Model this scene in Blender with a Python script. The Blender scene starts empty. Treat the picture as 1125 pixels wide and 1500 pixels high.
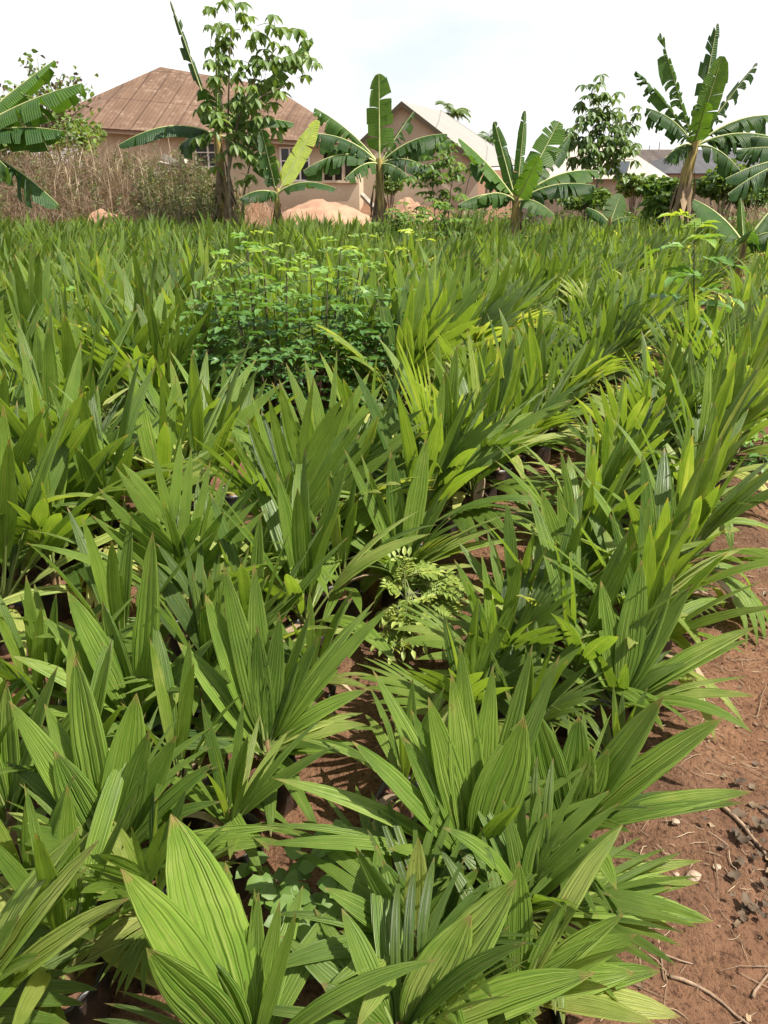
import bpy, math, random
import numpy as np
from mathutils import Vector, Matrix, noise

R = math.radians
rng = random.Random(7)
scene = bpy.context.scene
COL = scene.collection

# ------------------------------------------------------------------ camera
CAM_H, PITCH, F = 1.65, R(24.1), 1127.0
CP, SP = math.cos(PITCH), math.sin(PITCH)

def pt(px, py, Y):
    """World point seen at photo pixel (1125x1500) at world depth Y."""
    dx, dy = (px - 562.5) / F, (750 - py) / F
    vy, vz = CP + dy * SP, -SP + dy * CP
    t = Y / vy
    return Vector((dx * t, Y, CAM_H + vz * t))

def ptz(px, py, z):
    dx, dy = (px - 562.5) / F, (750 - py) / F
    vy, vz = CP + dy * SP, -SP + dy * CP
    t = (z - CAM_H) / vz
    return Vector((dx * t, vy * t, z))

def proj(p):
    """Photo pixel of a world point (used only to leave out what the photo cannot see)."""
    x, y, z = p[0], p[1], p[2] - CAM_H
    d = y * CP - z * SP
    if d < 0.05:
        return None
    u = y * SP + z * CP
    return 562.5 + F * x / d, 750 - F * u / d, d

cd = bpy.data.cameras.new("camera")
cam = bpy.data.objects.new("camera", cd)
COL.objects.link(cam)
cam.location = (0, 0, CAM_H)
cam.rotation_euler = (R(90) - PITCH, 0, 0)
cd.sensor_fit = 'VERTICAL'
cd.sensor_height = 24
cd.lens = 12 / math.tan(math.atan(750 / F))
cd.clip_start, cd.clip_end = 0.02, 3000
scene.camera = cam

# ------------------------------------------------------------------ light
SUN_EL, SUN_AZ = R(58), R(106)
tosun = Vector((math.sin(SUN_AZ) * math.cos(SUN_EL), math.cos(SUN_AZ) * math.cos(SUN_EL), math.sin(SUN_EL)))
ld = bpy.data.lights.new("sun", 'SUN')
ld.energy, ld.angle, ld.color = 5.0, R(0.6), (1.0, 0.94, 0.84)
lo = bpy.data.objects.new("sun", ld)
COL.objects.link(lo)
lo.rotation_euler = (-tosun).to_track_quat('-Z', 'Y').to_euler()

w = bpy.data.worlds.new("World")
scene.world = w
w.use_nodes = True
nt = w.node_tree
nt.nodes.clear()
out = nt.nodes.new('ShaderNodeOutputWorld')
bg = nt.nodes.new('ShaderNodeBackground')
bg.inputs['Strength'].default_value = 0.1
sky = nt.nodes.new('ShaderNodeTexSky')
sky.sky_type = 'NISHITA'
sky.sun_disc = False
sky.sun_elevation, sky.sun_rotation = SUN_EL, SUN_AZ
sky.dust_density, sky.air_density, sky.ozone_density = 2.5, 1.0, 1.0
tc = nt.nodes.new('ShaderNodeTexCoord')
mp = nt.nodes.new('ShaderNodeMapping')
mp.inputs['Scale'].default_value = (1.3, 1.3, 3.2)
mp.inputs['Location'].default_value = (0.35, 0.1, 0.2)
nz = nt.nodes.new('ShaderNodeTexNoise')
nz.inputs['Scale'].default_value = 2.2
nz.inputs['Detail'].default_value = 5
nz.inputs['Roughness'].default_value = 0.5
rp = nt.nodes.new('ShaderNodeValToRGB')
rp.color_ramp.elements[0].position, rp.color_ramp.elements[0].color = 0.36, (0.55, 0.55, 0.55, 1)
rp.color_ramp.elements[1].position, rp.color_ramp.elements[1].color = 0.56, (1, 1, 1, 1)
mx = nt.nodes.new('ShaderNodeMix')
mx.data_type = 'RGBA'
mx.inputs[7].default_value = (5.6, 5.65, 5.6, 1)
L = nt.links.new
L(tc.outputs['Generated'], mp.inputs[0]); L(mp.outputs[0], nz.inputs['Vector']); L(nz.outputs[0], rp.inputs[0])

sx = nt.nodes.new('ShaderNodeSeparateXYZ'); L(tc.outputs['Generated'], sx.inputs[0])
hr = nt.nodes.new('ShaderNodeMapRange'); hr.inputs[1].default_value = 0.35; hr.inputs[2].default_value = 0.95; hr.inputs[3].default_value = 1.0; hr.inputs[4].default_value = 0.3
L(sx.outputs[2], hr.inputs[0])
ml = nt.nodes.new('ShaderNodeMath'); ml.operation = 'MULTIPLY'; L(rp.outputs[0], ml.inputs[0]); L(hr.outputs[0], ml.inputs[1])
L(ml.outputs[0], mx.inputs[0]); L(sky.outputs[0], mx.inputs[6]); L(mx.outputs[2], bg.inputs['Color']); L(bg.outputs[0], out.inputs[0])

scene.view_settings.view_transform = 'Standard'
scene.view_settings.look = 'None'
scene.view_settings.exposure = 1.05
scene.view_settings.gamma = 1
scene.cycles.max_bounces = 6
scene.cycles.transparent_max_bounces = 6
scene.cycles.diffuse_bounces = 3

# ------------------------------------------------------------------ materials
class N:
    """Tiny node helper."""
    def __init__(s, name):
        s.m = bpy.data.materials.new(name)
        s.m.use_nodes = True
        s.t = s.m.node_tree
        s.b = s.t.nodes['Principled BSDF']
        s.o = s.t.nodes['Material Output']
    def n(s, kind, **kw):
        a = s.t.nodes.new(kind)
        for k, v in kw.items():
            if k.startswith('i_'):
                a.inputs[k[2:]].default_value = v
            else:
                setattr(a, k, v)
        return a
    def l(s, a, b):
        s.t.links.new(a, b)
    def mix(s, fac, a, b, blend='MIX'):
        x = s.n('ShaderNodeMix', data_type='RGBA', blend_type=blend)
        for sock, v in ((x.inputs[0], fac), (x.inputs[6], a), (x.inputs[7], b)):
            if hasattr(v, 'links'):
                s.l(v, sock)
            elif isinstance(v, (int, float)):
                sock.default_value = v
            else:
                sock.default_value = (*v, 1) if len(v) == 3 else v
        return x.outputs[2]
    def math(s, op, a, b=None, c=None, clamp=False):
        x = s.n('ShaderNodeMath', operation=op, use_clamp=clamp)
        for i, v in enumerate((a, b, c)):
            if v is None: continue
            if hasattr(v, 'links'): s.l(v, x.inputs[i])
            else: x.inputs[i].default_value = v
        return x.outputs[0]
    def ramp(s, fac, *stops):
        x = s.n('ShaderNodeValToRGB')
        e = x.color_ramp.elements
        while len(e) < len(stops): e.new(0.5)
        for i, (p, c) in enumerate(stops):
            e[i].position = p
            e[i].color = (*c, 1) if not isinstance(c, (int, float)) else (c, c, c, 1)
        s.l(fac, x.inputs[0])
        return x.outputs[0]
    def noise(s, scale, detail=4, rough=0.55, vec=None, dist=0.0):
        x = s.n('ShaderNodeTexNoise')
        x.inputs['Scale'].default_value = scale
        x.inputs['Detail'].default_value = detail
        x.inputs['Roughness'].default_value = rough
        x.inputs['Distortion'].default_value = dist
        if vec is not None: s.l(vec, x.inputs['Vector'])
        return x.outputs[0]
    def bump(s, h, strength=0.5, dist=0.01):
        x = s.n('ShaderNodeBump')
        x.inputs['Strength'].default_value = strength
        x.inputs['Distance'].default_value = dist
        s.l(h, x.inputs['Height'])
        s.l(x.outputs[0], s.b.inputs['Normal'])
        return x.outputs[0]
    def obj(s):
        return s.n('ShaderNodeTexCoord').outputs['Object']
    def uv(s):
        return s.n('ShaderNodeSeparateXYZ'), s.n('ShaderNodeTexCoord')
    def pos(s):
        return s.n('ShaderNodeNewGeometry').outputs['Position']
    def base(s, c):
        if hasattr(c, 'links'): s.l(c, s.b.inputs['Base Color'])
        else: s.b.inputs['Base Color'].default_value = (*c, 1)
    def rough(s, r, spec=None):
        s.b.inputs['Roughness'].default_value = r
        if spec is not None: s.b.inputs['Specular IOR Level'].default_value = spec

def leaf_material(name, dark, light, yellow, stripes=0, rough=0.4, trans=0.35, tipc=None, spec=0.5, tcol=1.9, cross=False):
    k = N(name)
    at = k.n('ShaderNodeAttribute', attribute_name='tint').outputs['Fac']
    rnd = k.n('ShaderNodeObjectInfo').outputs['Random']
    uvm = k.n('ShaderNodeUVMap'); sep = k.n('ShaderNodeSeparateXYZ'); k.l(uvm.outputs[0], sep.inputs[0])
    u, v = sep.outputs[0], sep.outputs[1]
    big = k.noise(9, 3, 0.6, k.pos())
    t = k.math('ADD', k.math('MULTIPLY', at, 0.85), k.math('MULTIPLY_ADD', rnd, 0.20, -0.10))
    t = k.math('ADD', t, k.math('MULTIPLY_ADD', big, 0.5, -0.25), clamp=True)
    c = k.ramp(t, (0.0, dark), (0.5, light), (1.0, yellow))
    if stripes:
        ud = k.math('ADD', u, k.math('MULTIPLY_ADD', k.noise(7, 2, 0.5, k.pos()), 0.16, -0.08))
        wv = k.math('SINE', k.math('MULTIPLY', ud, stripes * 6.2832))
        wv2 = k.math('SINE', k.math('MULTIPLY', ud, stripes * 2.7 * 6.2832))
        s01 = k.math('MULTIPLY_ADD', wv, 0.5, 0.5)
        s02 = k.math('MULTIPLY_ADD', wv2, 0.5, 0.5)
        # lengthwise streaks: noise stretched along the blade
        cmb = k.n('ShaderNodeCombineXYZ'); k.l(k.math('MULTIPLY', u, 26.0), cmb.inputs[0]); k.l(k.math('MULTIPLY', v, 1.6), cmb.inputs[1]); k.l(k.math('MULTIPLY', at, 31.0), cmb.inputs[2])
        st = k.noise(1.0, 3, 0.6, cmb.outputs[0])
        c = k.mix(k.ramp(s01, (0.0, 0.2), (0.16, 0.0)), c, dark)
        c = k.mix(k.ramp(s02, (0.0, 0.12), (0.2, 0.0)), c, dark)
        c = k.mix(k.ramp(st, (0.45, 0.0), (0.80, 0.32)), c, yellow)
        k.bump(k.math('ADD', k.math('MULTIPLY', s01, 0.8), k.math('MULTIPLY', s02, 0.4)), 0.8, 0.005)
    if cross:
        wv = k.math('SINE', k.math('ADD', k.math('MULTIPLY', v, 420.0), k.math('MULTIPLY', k.noise(6, 2, 0.5, k.pos()), 7.0)))
        c = k.mix(k.math('MULTIPLY_ADD', wv, 0.10, 0.10), c, dark)
        k.bump(wv, 0.5, 0.006)
    if stripes:
        sp = k.noise(38, 3, 0.7, k.pos())
        c = k.mix(k.ramp(sp, (0.68, 0.0), (0.74, 0.6)), c, (0.20, 0.14, 0.05))
    if tipc is not None:
        spot = k.noise(60, 2, 0.6, k.pos())
        tip = k.math('ADD', v, k.math('MULTIPLY_ADD', spot, 0.16, -0.08))
        c = k.mix(k.ramp(tip, (0.93, 0.0), (0.99, 0.85)), c, tipc)
    k.base(c)
    k.rough(rough, spec)
    tr = k.n('ShaderNodeBsdfTranslucent')
    hs = k.mix(1.0, c, (tcol * 1.08, tcol, tcol * 0.45), 'MULTIPLY')
    k.l(hs, tr.inputs[0])
    ms = k.n('ShaderNodeMixShader'); ms.inputs[0].default_value = trans
    k.l(k.b.outputs[0], ms.inputs[1]); k.l(tr.outputs[0], ms.inputs[2]); k.l(ms.outputs[0], k.o.inputs[0])
    return k.m

M = {}
M['palm'] = leaf_material('palm_leaf', (0.028, 0.082, 0.011), (0.150, 0.250, 0.030), (0.56, 0.56, 0.19), stripes=7, rough=0.40, trans=0.36, tipc=(0.30, 0.22, 0.08), spec=0.42)
M['banana'] = leaf_material('banana_leaf', (0.022, 0.062, 0.014), (0.090, 0.180, 0.022), (0.46, 0.56, 0.05), rough=0.48, trans=0.34, tipc=(0.10, 0.07, 0.03), spec=0.32, cross=True)
M['bush'] = leaf_material('bush_leaf', (0.048, 0.120, 0.034), (0.130, 0.245, 0.042), (0.42, 0.48, 0.06), rough=0.46, trans=0.30, spec=0.5)
M['tree'] = leaf_material('tree_leaf', (0.060, 0.110, 0.034), (0.140, 0.215, 0.044), (0.34, 0.42, 0.07), rough=0.5, trans=0.30, spec=0.45)
M['weed'] = leaf_material('weed_leaf', (0.040, 0.090, 0.018), (0.12, 0.20, 0.035), (0.34, 0.38, 0.09), rough=0.5, trans=0.3, spec=0.4)
M['dullweed'] = leaf_material('dull_weed', (0.06, 0.075, 0.03), (0.14, 0.16, 0.06), (0.30, 0.28, 0.13), rough=0.6, trans=0.25, spec=0.3)
M['straw'] = leaf_material('dry_straw', (0.13, 0.09, 0.06), (0.34, 0.25, 0.165), (0.60, 0.50, 0.34), rough=0.8, trans=0.15, spec=0.2, tcol=1.0)
M['deadleaf'] = leaf_material('dead_leaf', (0.052, 0.036, 0.023), (0.150, 0.104, 0.062), (0.33, 0.23, 0.135), rough=0.7, trans=0.1, spec=0.3, tcol=1.0)

def simple(name, c1, c2, scale, rough=0.8, bump=0.4, bd=0.01, spec=0.3, detail=5):
    k = N(name)
    nzz = k.noise(scale, detail, 0.6, k.obj())
    k.base(k.ramp(nzz, (0.3, c1), (0.7, c2)))
    k.rough(rough, spec)
    if bump: k.bump(nzz, bump, bd)
    return k.m

M['bark'] = simple('bark', (0.10, 0.075, 0.05), (0.26, 0.21, 0.15), 14, 0.85)
M['stem_dark'] = simple('dark_stem', (0.030, 0.022, 0.014), (0.075, 0.06, 0.03), 30, 0.7)
M['petiole'] = simple('petiole', (0.10, 0.15, 0.035), (0.20, 0.22, 0.07), 12, 0.5, 0.2)
M['midrib'] = simple('banana_midrib', (0.26, 0.30, 0.10), (0.42, 0.44, 0.20), 8, 0.5, 0.1)
M['fibre'] = simple('dry_fibre', (0.10, 0.06, 0.03), (0.33, 0.22, 0.11), 22, 0.9, 0.6)
M['stone'] = simple('stone', (0.22, 0.15, 0.10), (0.42, 0.32, 0.24), 16, 0.9, 0.6)
M['wood'] = simple('dry_wood', (0.13, 0.085, 0.055), (0.30, 0.21, 0.14), 30, 0.9, 0.5)
M['sand'] = simple('red_sand', (0.25, 0.14, 0.088), (0.37, 0.225, 0.145), 2.2, 0.95, 0.5, 0.05)
M['block'] = simple('concrete_block', (0.22, 0.19, 0.15), (0.38, 0.34, 0.28), 7, 0.95, 0.5)
M['paint_white'] = simple('white_paint', (0.62, 0.60, 0.55), (0.74, 0.72, 0.68), 6, 0.6, 0.1)
M['soil_pot'] = simple('pot_soil', (0.05, 0.026, 0.016), (0.17, 0.085, 0.05), 40, 0.95, 0.9, 0.02)

def m_soil():
    k = N('red_soil')
    p = k.pos()
    big, mid, fine = k.noise(0.7, 3, 0.5, p), k.noise(7, 5, 0.6, p), k.noise(70, 5, 0.7, p)
    c = k.ramp(mid, (0.25, (0.115, 0.057, 0.031)), (0.55, (0.215, 0.112, 0.062)), (0.8, (0.30, 0.17, 0.10)))
    c = k.mix(k.ramp(big, (0.40, 0.0), (0.70, 0.6)), c, (0.085, 0.052, 0.036))
    c = k.mix(k.ramp(fine, (0.36, 0.75), (0.50, 0.0)), c, (0.035, 0.016, 0.010))
    c = k.mix(k.ramp(fine, (0.60, 0.0), (0.72, 0.6)), c, (0.36, 0.21, 0.125))
    # pale straw specks
    vo = k.n('ShaderNodeTexVoronoi', feature='DISTANCE_TO_EDGE'); vo.inputs['Scale'].default_value = 34; k.l(p, vo.inputs['Vector'])
    k.base(c)
    k.rough(0.95, 0.15)
    h = k.math('ADD', k.math('MULTIPLY', mid, 1.2), k.math('MULTIPLY', fine, 0.8))
    k.bump(h, 1.0, 0.03)
    return k.m
M['soil'] = m_soil()

def m_bag():
    k = N('black_polybag')
    g = k.noise(11, 4, 0.6, k.obj())
    z = k.n('ShaderNodeSeparateXYZ'); k.l(k.obj(), z.inputs[0])
    f = k.math('ADD', k.math('MULTIPLY_ADD', z.outputs[2], -3.0, 0.55), k.math('MULTIPLY_ADD', g, 1.6, -0.8), clamp=True)
    k.base(k.mix(f, (0.012, 0.012, 0.012), (0.105, 0.055, 0.034)))
    k.rough(0.42, 0.5)
    k.bump(k.noise(24, 4, 0.5, k.obj(), 0.6), 0.6, 0.01)
    return k.m
M['bag'] = m_bag()

def m_pseudostem():
    k = N('banana_trunk')
    ob = k.n('ShaderNodeMapping'); ob.inputs['Scale'].default_value = (9, 9, 1.0); k.l(k.obj(), ob.inputs[0])
    n1 = k.noise(2.0, 5, 0.6, ob.outputs[0])
    n2 = k.noise(3.0, 3, 0.5, k.obj())
    c = k.ramp(n1, (0.32, (0.075, 0.045, 0.022)), (0.45, (0.20, 0.15, 0.05)), (0.56, (0.40, 0.30, 0.08)), (0.75, (0.28, 0.17, 0.07)))
    c = k.mix(k.ramp(n2, (0.5, 0.0), (0.7, 0.7)), c, (0.13, 0.085, 0.05))
    k.base(c); k.rough(0.6, 0.4); k.bump(n1, 0.6, 0.02)
    return k.m
M['pseudo'] = m_pseudostem()

def m_roof(name, c1, c2, c3, seam_w, seam_dark=0.55, rough=0.6, streak=0.5):
    """Sheet roofing: UV x runs across the sheets (metres), y up the slope."""
    k = N(name)
    uvm = k.n('ShaderNodeUVMap'); sep = k.n('ShaderNodeSeparateXYZ'); k.l(uvm.outputs[0], sep.inputs[0])
    u, v = sep.outputs[0], sep.outputs[1]
    fr = k.math('FRACT', k.math('DIVIDE', u, seam_w))
    seam = k.ramp(fr, (0.0, 1.0), (0.05, 1.0), (0.09, 0.0), (1.0, 0.0))
    sid = k.math('FLOOR', k.math('DIVIDE', u, seam_w))
    wn = k.n('ShaderNodeTexWhiteNoise', noise_dimensions='1D'); k.l(sid, wn.inputs[1])
    cmb = k.n('ShaderNodeCombineXYZ'); k.l(k.math('MULTIPLY', u, 1.6), cmb.inputs[0]); k.l(k.math('MULTIPLY', v, 0.28), cmb.inputs[1])
    st = k.noise(1.0, 6, 0.65, cmb.outputs[0])
    bl = k.noise(0.55, 4, 0.6, uvm.outputs[0])
    sp = k.noise(3.2, 6, 0.7, uvm.outputs[0])
    c = k.ramp(st, (0.30, c1), (0.66, c2))
    c = k.mix(k.math('MULTIPLY', wn.outputs[0], 0.25), c, c1)
    c = k.mix(k.math('MULTIPLY', k.ramp(sp, (0.50, 0.0), (0.64, 1.0)), k.ramp(bl, (0.42, 0.0), (0.62, streak))), c, c3)
    c = k.mix(k.math('MULTIPLY', seam, seam_dark), c, tuple(x * 0.4 for x in c1))
    lap = k.math('FRACT', k.math('DIVIDE', v, 2.9))
    c = k.mix(k.ramp(lap, (0.0, 0.5), (0.02, 0.5), (0.03, 0.0), (1.0, 0.0)), c, tuple(x * 0.4 for x in c1))
    k.base(c); k.rough(rough, 0.2)
    cor = k.math('SINE', k.math('MULTIPLY', u, 6.2832 / 0.16))
    k.bump(k.math('ADD', k.math('MULTIPLY', cor, 0.5), k.math('MULTIPLY', seam, 1.0)), 0.35, 0.03)
    return k.m
M['roof_rust'] = m_roof('rusty_sheet_roof', (0.088, 0.050, 0.031), (0.160, 0.098, 0.063), (0.34, 0.26, 0.19), 0.82, 0.6, 0.75, 0.5)
M['roof_white'] = m_roof('pale_sheet_roof', (0.215, 0.205, 0.18), (0.25, 0.24, 0.215), (0.5, 0.45, 0.38), 0.9, 0.10, 0.5, 0.2)
M['roof_cream'] = m_roof('cream_sheet_roof', (0.33, 0.29, 0.235), (0.40, 0.36, 0.305), (0.5, 0.43, 0.35), 0.9, 0.10, 0.5, 0.3)
M['roof_grey'] = m_roof('grey_sheet_roof', (0.055, 0.054, 0.058), (0.085, 0.084, 0.088), (0.12, 0.115, 0.11), 0.9, 0.25, 0.9)
M['roof_brown'] = m_roof('weathered_brown_roof', (0.05, 0.038, 0.032), (0.095, 0.078, 0.068), (0.17, 0.15, 0.13), 0.9, 0.35, 0.9)

def m_wall(name, c1, c2, stain):
    k = N(name)
    p = k.obj()
    n1, n2 = k.noise(0.8, 5, 0.6, p), k.noise(9, 5, 0.65, p)
    c = k.ramp(n1, (0.3, c1), (0.7, c2))
    c = k.mix(k.ramp(n2, (0.5, 0.0), (0.75, 0.35)), c, stain)
    z = k.n('ShaderNodeSeparateXYZ'); k.l(p, z.inputs[0])
    dirt = k.math('ADD', k.math('MULTIPLY_ADD', z.outputs[2], -1.1, 0.9), k.math('MULTIPLY_ADD', n1, 1.0, -0.5), clamp=True)
    c = k.mix(k.math('MULTIPLY', dirt, 0.7), c, stain)
    k.base(c); k.rough(0.92, 0.2); k.bump(n2, 0.3, 0.02)
    return k.m
M['wall_pink'] = m_wall('mud_plaster_wall', (0.40, 0.325, 0.225), (0.56, 0.465, 0.34), (0.33, 0.22, 0.14))
M['wall_brown'] = m_wall('brown_plaster_wall', (0.30, 0.245, 0.18), (0.40, 0.335, 0.255), (0.25, 0.185, 0.13))
gl = N('dark_glass'); gl.base((0.018, 0.022, 0.026)); gl.rough(0.12, 0.5); M['glass'] = gl.m
dk = N('painted_room_shade'); dk.base((0.02, 0.016, 0.013)); dk.rough(0.95, 0.1); M['dark'] = dk.m  # near-black colour standing for the shade inside the porch

# ------------------------------------------------------------------ mesh builder
class MB:
    def __init__(s):
        s.v, s.f, s.uv, s.t, s.mi = [], [], [], [], []
    def add(s, vs, fs, uvs=None, tint=0.3, mi=0):
        o = len(s.v)
        s.v.extend(vs)
        s.uv.extend(uvs if uvs is not None else [(0.5, 0.3)] * len(vs))
        if isinstance(tint, (list, tuple)): s.t.extend(tint)
        else: s.t.extend([tint] * len(vs))
        for f in fs:
            s.f.append(tuple(i + o for i in f))
        s.mi.extend([mi] * len(fs))
    def tube(s, pts, rads, sides=6, tint=0.3, mi=0, cap=False):
        vs, fs, uv = [], [], []
        n = len(pts)
        ref = Vector((0.13, 0.21, 0.97)).normalized()
        for i, p in enumerate(pts):
            tg = (Vector(pts[min(i + 1, n - 1)]) - Vector(pts[max(i - 1, 0)]))
            if tg.length < 1e-9: tg = Vector((0, 0, 1))
            tg.normalize()
            a = tg.cross(ref)
            if a.length < 0.1: a = tg.cross(Vector((1, 0, 0)))
            a.normalize(); b = tg.cross(a)
            r = rads[i] if isinstance(rads, (list, tuple)) else rads
            for k in range(sides):
                th = 2 * math.pi * k / sides
                vs.append(tuple(Vector(p) + a * (r * math.cos(th)) + b * (r * math.sin(th))))
                uv.append((k / sides, i / max(1, n - 1)))
        for i in range(n - 1):
            for k in range(sides):
                k2 = (k + 1) % sides
                fs.append((i * sides + k, i * sides + k2, (i + 1) * sides + k2, (i + 1) * sides + k))
        if cap:
            fs.append(tuple(range(sides))[::-1]); fs.append(tuple(range((n - 1) * sides, n * sides)))
        s.add(vs, fs, uv, tint, mi)
    def box(s, a, b, mi=0, tint=0.3):
        x0, y0, z0 = a; x1, y1, z1 = b
        vs = [(x0, y0, z0), (x1, y0, z0), (x1, y1, z0), (x0, y1, z0), (x0, y0, z1), (x1, y0, z1), (x1, y1, z1), (x0, y1, z1)]
        s.add(vs, [(0, 3, 2, 1), (4, 5, 6, 7), (0, 1, 5, 4), (1, 2, 6, 5), (2, 3, 7, 6), (3, 0, 4, 7)], None, tint, mi)
    def mesh(s, name, mats, smooth=True):
        me = bpy.data.meshes.new(name)
        me.from_pydata([tuple(v) for v in s.v], [], s.f)
        for m in (mats if isinstance(mats, (list, tuple)) else [mats]):
            me.materials.append(m)
        n = len(me.polygons)
        me.polygons.foreach_set('material_index', np.array(s.mi, np.int32))
        me.polygons.foreach_set('use_smooth', np.full(n, smooth))
        at = me.attributes.new('tint', 'FLOAT', 'POINT')
        at.data.foreach_set('value', np.array(s.t, np.float32))
        uvl = me.uv_layers.new(name='UVMap')
        li = np.empty(len(me.loops), np.int32); me.loops.foreach_get('vertex_index', li)
        uvl.data.foreach_set('uv', np.array(s.uv, np.float32)[li].ravel())
        me.update()
        return me
    def obj(s, name, mats, parent=None, loc=None, smooth=True):
        o = bpy.data.objects.new(name, s.mesh(name, mats, smooth))
        COL.objects.link(o)
        if parent is not None: o.parent = parent
        if loc is not None: o.location = loc
        return o

def tag(o, label=None, cat=None, group=None, kind=None):
    if label: o['label'] = label
    if cat: o['category'] = cat
    if group: o['group'] = group
    if kind: o['kind'] = kind
    return o

def empty(name, loc, label, cat, group=None):
    o = bpy.data.objects.new(name, None)
    COL.objects.link(o)
    o.location = loc
    o.empty_display_size = 0.1
    return tag(o, label, cat, group)

def sm(a):
    a = max(0.0, min(1.0, a))
    return a * a * (3 - 2 * a)

# ------------------------------------------------------------------ ground
DROW = Vector((math.sin(R(29)), math.cos(R(29)), 0))     # along the beds
NROW = Vector((DROW.y, -DROW.x, 0))                       # across them, towards the path
def terrain(x, y):
    h = 1.25 * sm((y - 16.5) / 5.5) * sm((-x - 1.6) / 4.0) * (1 - sm((y - 25) / 5))
    h -= 1.9 * sm((y - 23) / 16) * sm((x - 1.5) / 6)
    h += 0.25 * sm((y - 19) / 4) * sm((2.0 - abs(x + 1)) / 3) * (1 - sm((y - 28) / 5))
    return h
def lines(spans):
    out_ = []
    for a, b, st in spans:
        n = max(1, int(round((b - a) / st)))
        out_ += [a + (b - a) * i / n for i in range(n)]
    out_.append(spans[-1][1])
    return out_
def build_ground():
    xs = lines([(-900, -100, 200), (-100, -20, 8), (-20, -3, 0.5), (-3, -0.8, 0.1), (-0.8, 2.6, 0.022), (2.6, 4, 0.1), (4, 20, 0.5), (20, 100, 8), (100, 900, 200)])
    ys = lines([(-300, -20, 70), (-20, 0, 1.5), (0, 0.7, 0.1), (0.7, 4.2, 0.022), (4.2, 8, 0.1), (8, 40, 0.6), (40, 100, 8), (100, 1700, 160)])
    vs, fs = [], []
    nx = len(xs)
    for y in ys:
        for x in xs:
            z = terrain(x, y)
            if -3 < x < 4 and 0 < y < 8:
                c = x * NROW.x + y * NROW.y
                q = Vector((x, y, 0))
                z += 0.045 * (noise.noise(q * 1.4)) + 0.016 * noise.noise(q * 6)
                z += 0.016 * max(0, noise.noise(q * 17) - 0.05) + 0.010 * max(0, noise.noise(q * 41))
                # worn hollow along the path, a soft ridge against the bed
                z += 0.035 * math.exp(-((c + 0.1) / 0.12) ** 2) - 0.05 * math.exp(-((c - 0.35) / 0.16) ** 2)
            elif y < 60 and abs(x) < 40:
                z += 0.12 * noise.noise(Vector((x * 0.6, y * 0.6, 3)))
            vs.append((x, y, z))
    for j in range(len(ys) - 1):
        for i in range(nx - 1):
            a = j * nx + i
            fs.append((a, a + 1, a + nx + 1, a + nx))
    mb = MB(); mb.add(vs, fs)
    tag(mb.obj('ground', M['soil']), 'reddish brown bare soil of the field and the dirt path', None, None, 'structure')
build_ground()
def gz(x, y):
    return terrain(x, y)

# ------------------------------------------------------------------ oil palm fronds
def curve(base, az, el, Lg, bend, n, twist=0.0):
    """Centre line that leaves BASE at azimuth AZ, elevation EL and bends down."""
    pts, p = [Vector(base)], Vector(base)
    for i in range(n):
        t = (i + 0.5) / n
        e = el - bend * t ** 1.25
        a = az + twist * t
        p = p + Vector((math.cos(a) * math.cos(e), math.sin(a) * math.cos(e), math.sin(e))) * (Lg / n)
        pts.append(p.copy())
    return pts

def bez(b, t, arch, n):
    b, t = Vector(b), Vector(t)
    d = t - b
    c = b + d * 0.42 + Vector((0, 0, arch * d.length))
    return [b * (1 - s) ** 2 + c * (2 * s * (1 - s)) + t * s * s for s in [i / n for i in range(n + 1)]]

def wprof(t, a=0.75, b=0.85):
    k = (a / (a + b)) ** a * (b / (a + b)) ** b
    return (max(0, t) ** a) * (max(0, 1 - t) ** b) / k

def lobe(mb, pts, side, W, m, pleat, tint, a=0.75, b=0.85, cup=0.10, t0=0.0, mi=0, edge=0.0):
    """One pleated blade along PTS; SIDE is its sideways axis."""
    n = len(pts) - 1
    vs, uv, fs = [], [], []
    for i, p in enumerate(pts):
        tg = (pts[min(i + 1, n)] - pts[max(i - 1, 0)]).normalized()
        sd = (side - tg * side.dot(tg))
        sd = sd.normalized() if sd.length > 1e-4 else tg.orthogonal().normalized()
        nm = sd.cross(tg)
        if nm.z < 0: nm = -nm
        wd = W * wprof(t0 + (1 - t0) * i / n, a, b)
        if i == n: wd = W * 0.012
        for j in range(m + 1):
            u = j / m * 2 - 1
            z = cup * abs(u) * wd * 0.5
            if pleat: z += (pleat if j % 2 else -pleat) * wd * (0.35 if i == 0 else 1)
            vs.append(tuple(p + sd * (u * wd * 0.5) + nm * z))
            uv.append((j / m, i / n))
    for i in range(n):
        for j in range(m):
            q = i * (m + 1) + j
            if m >= 8 and 2 < i < n - 1 and j in (0, m - 1) and rng.random() < .035: continue     # bitten edge
            fs.append((q, q + 1, q + m + 2, q + m + 1))
    mb.add(vs, fs, uv, tint, mi)

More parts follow.
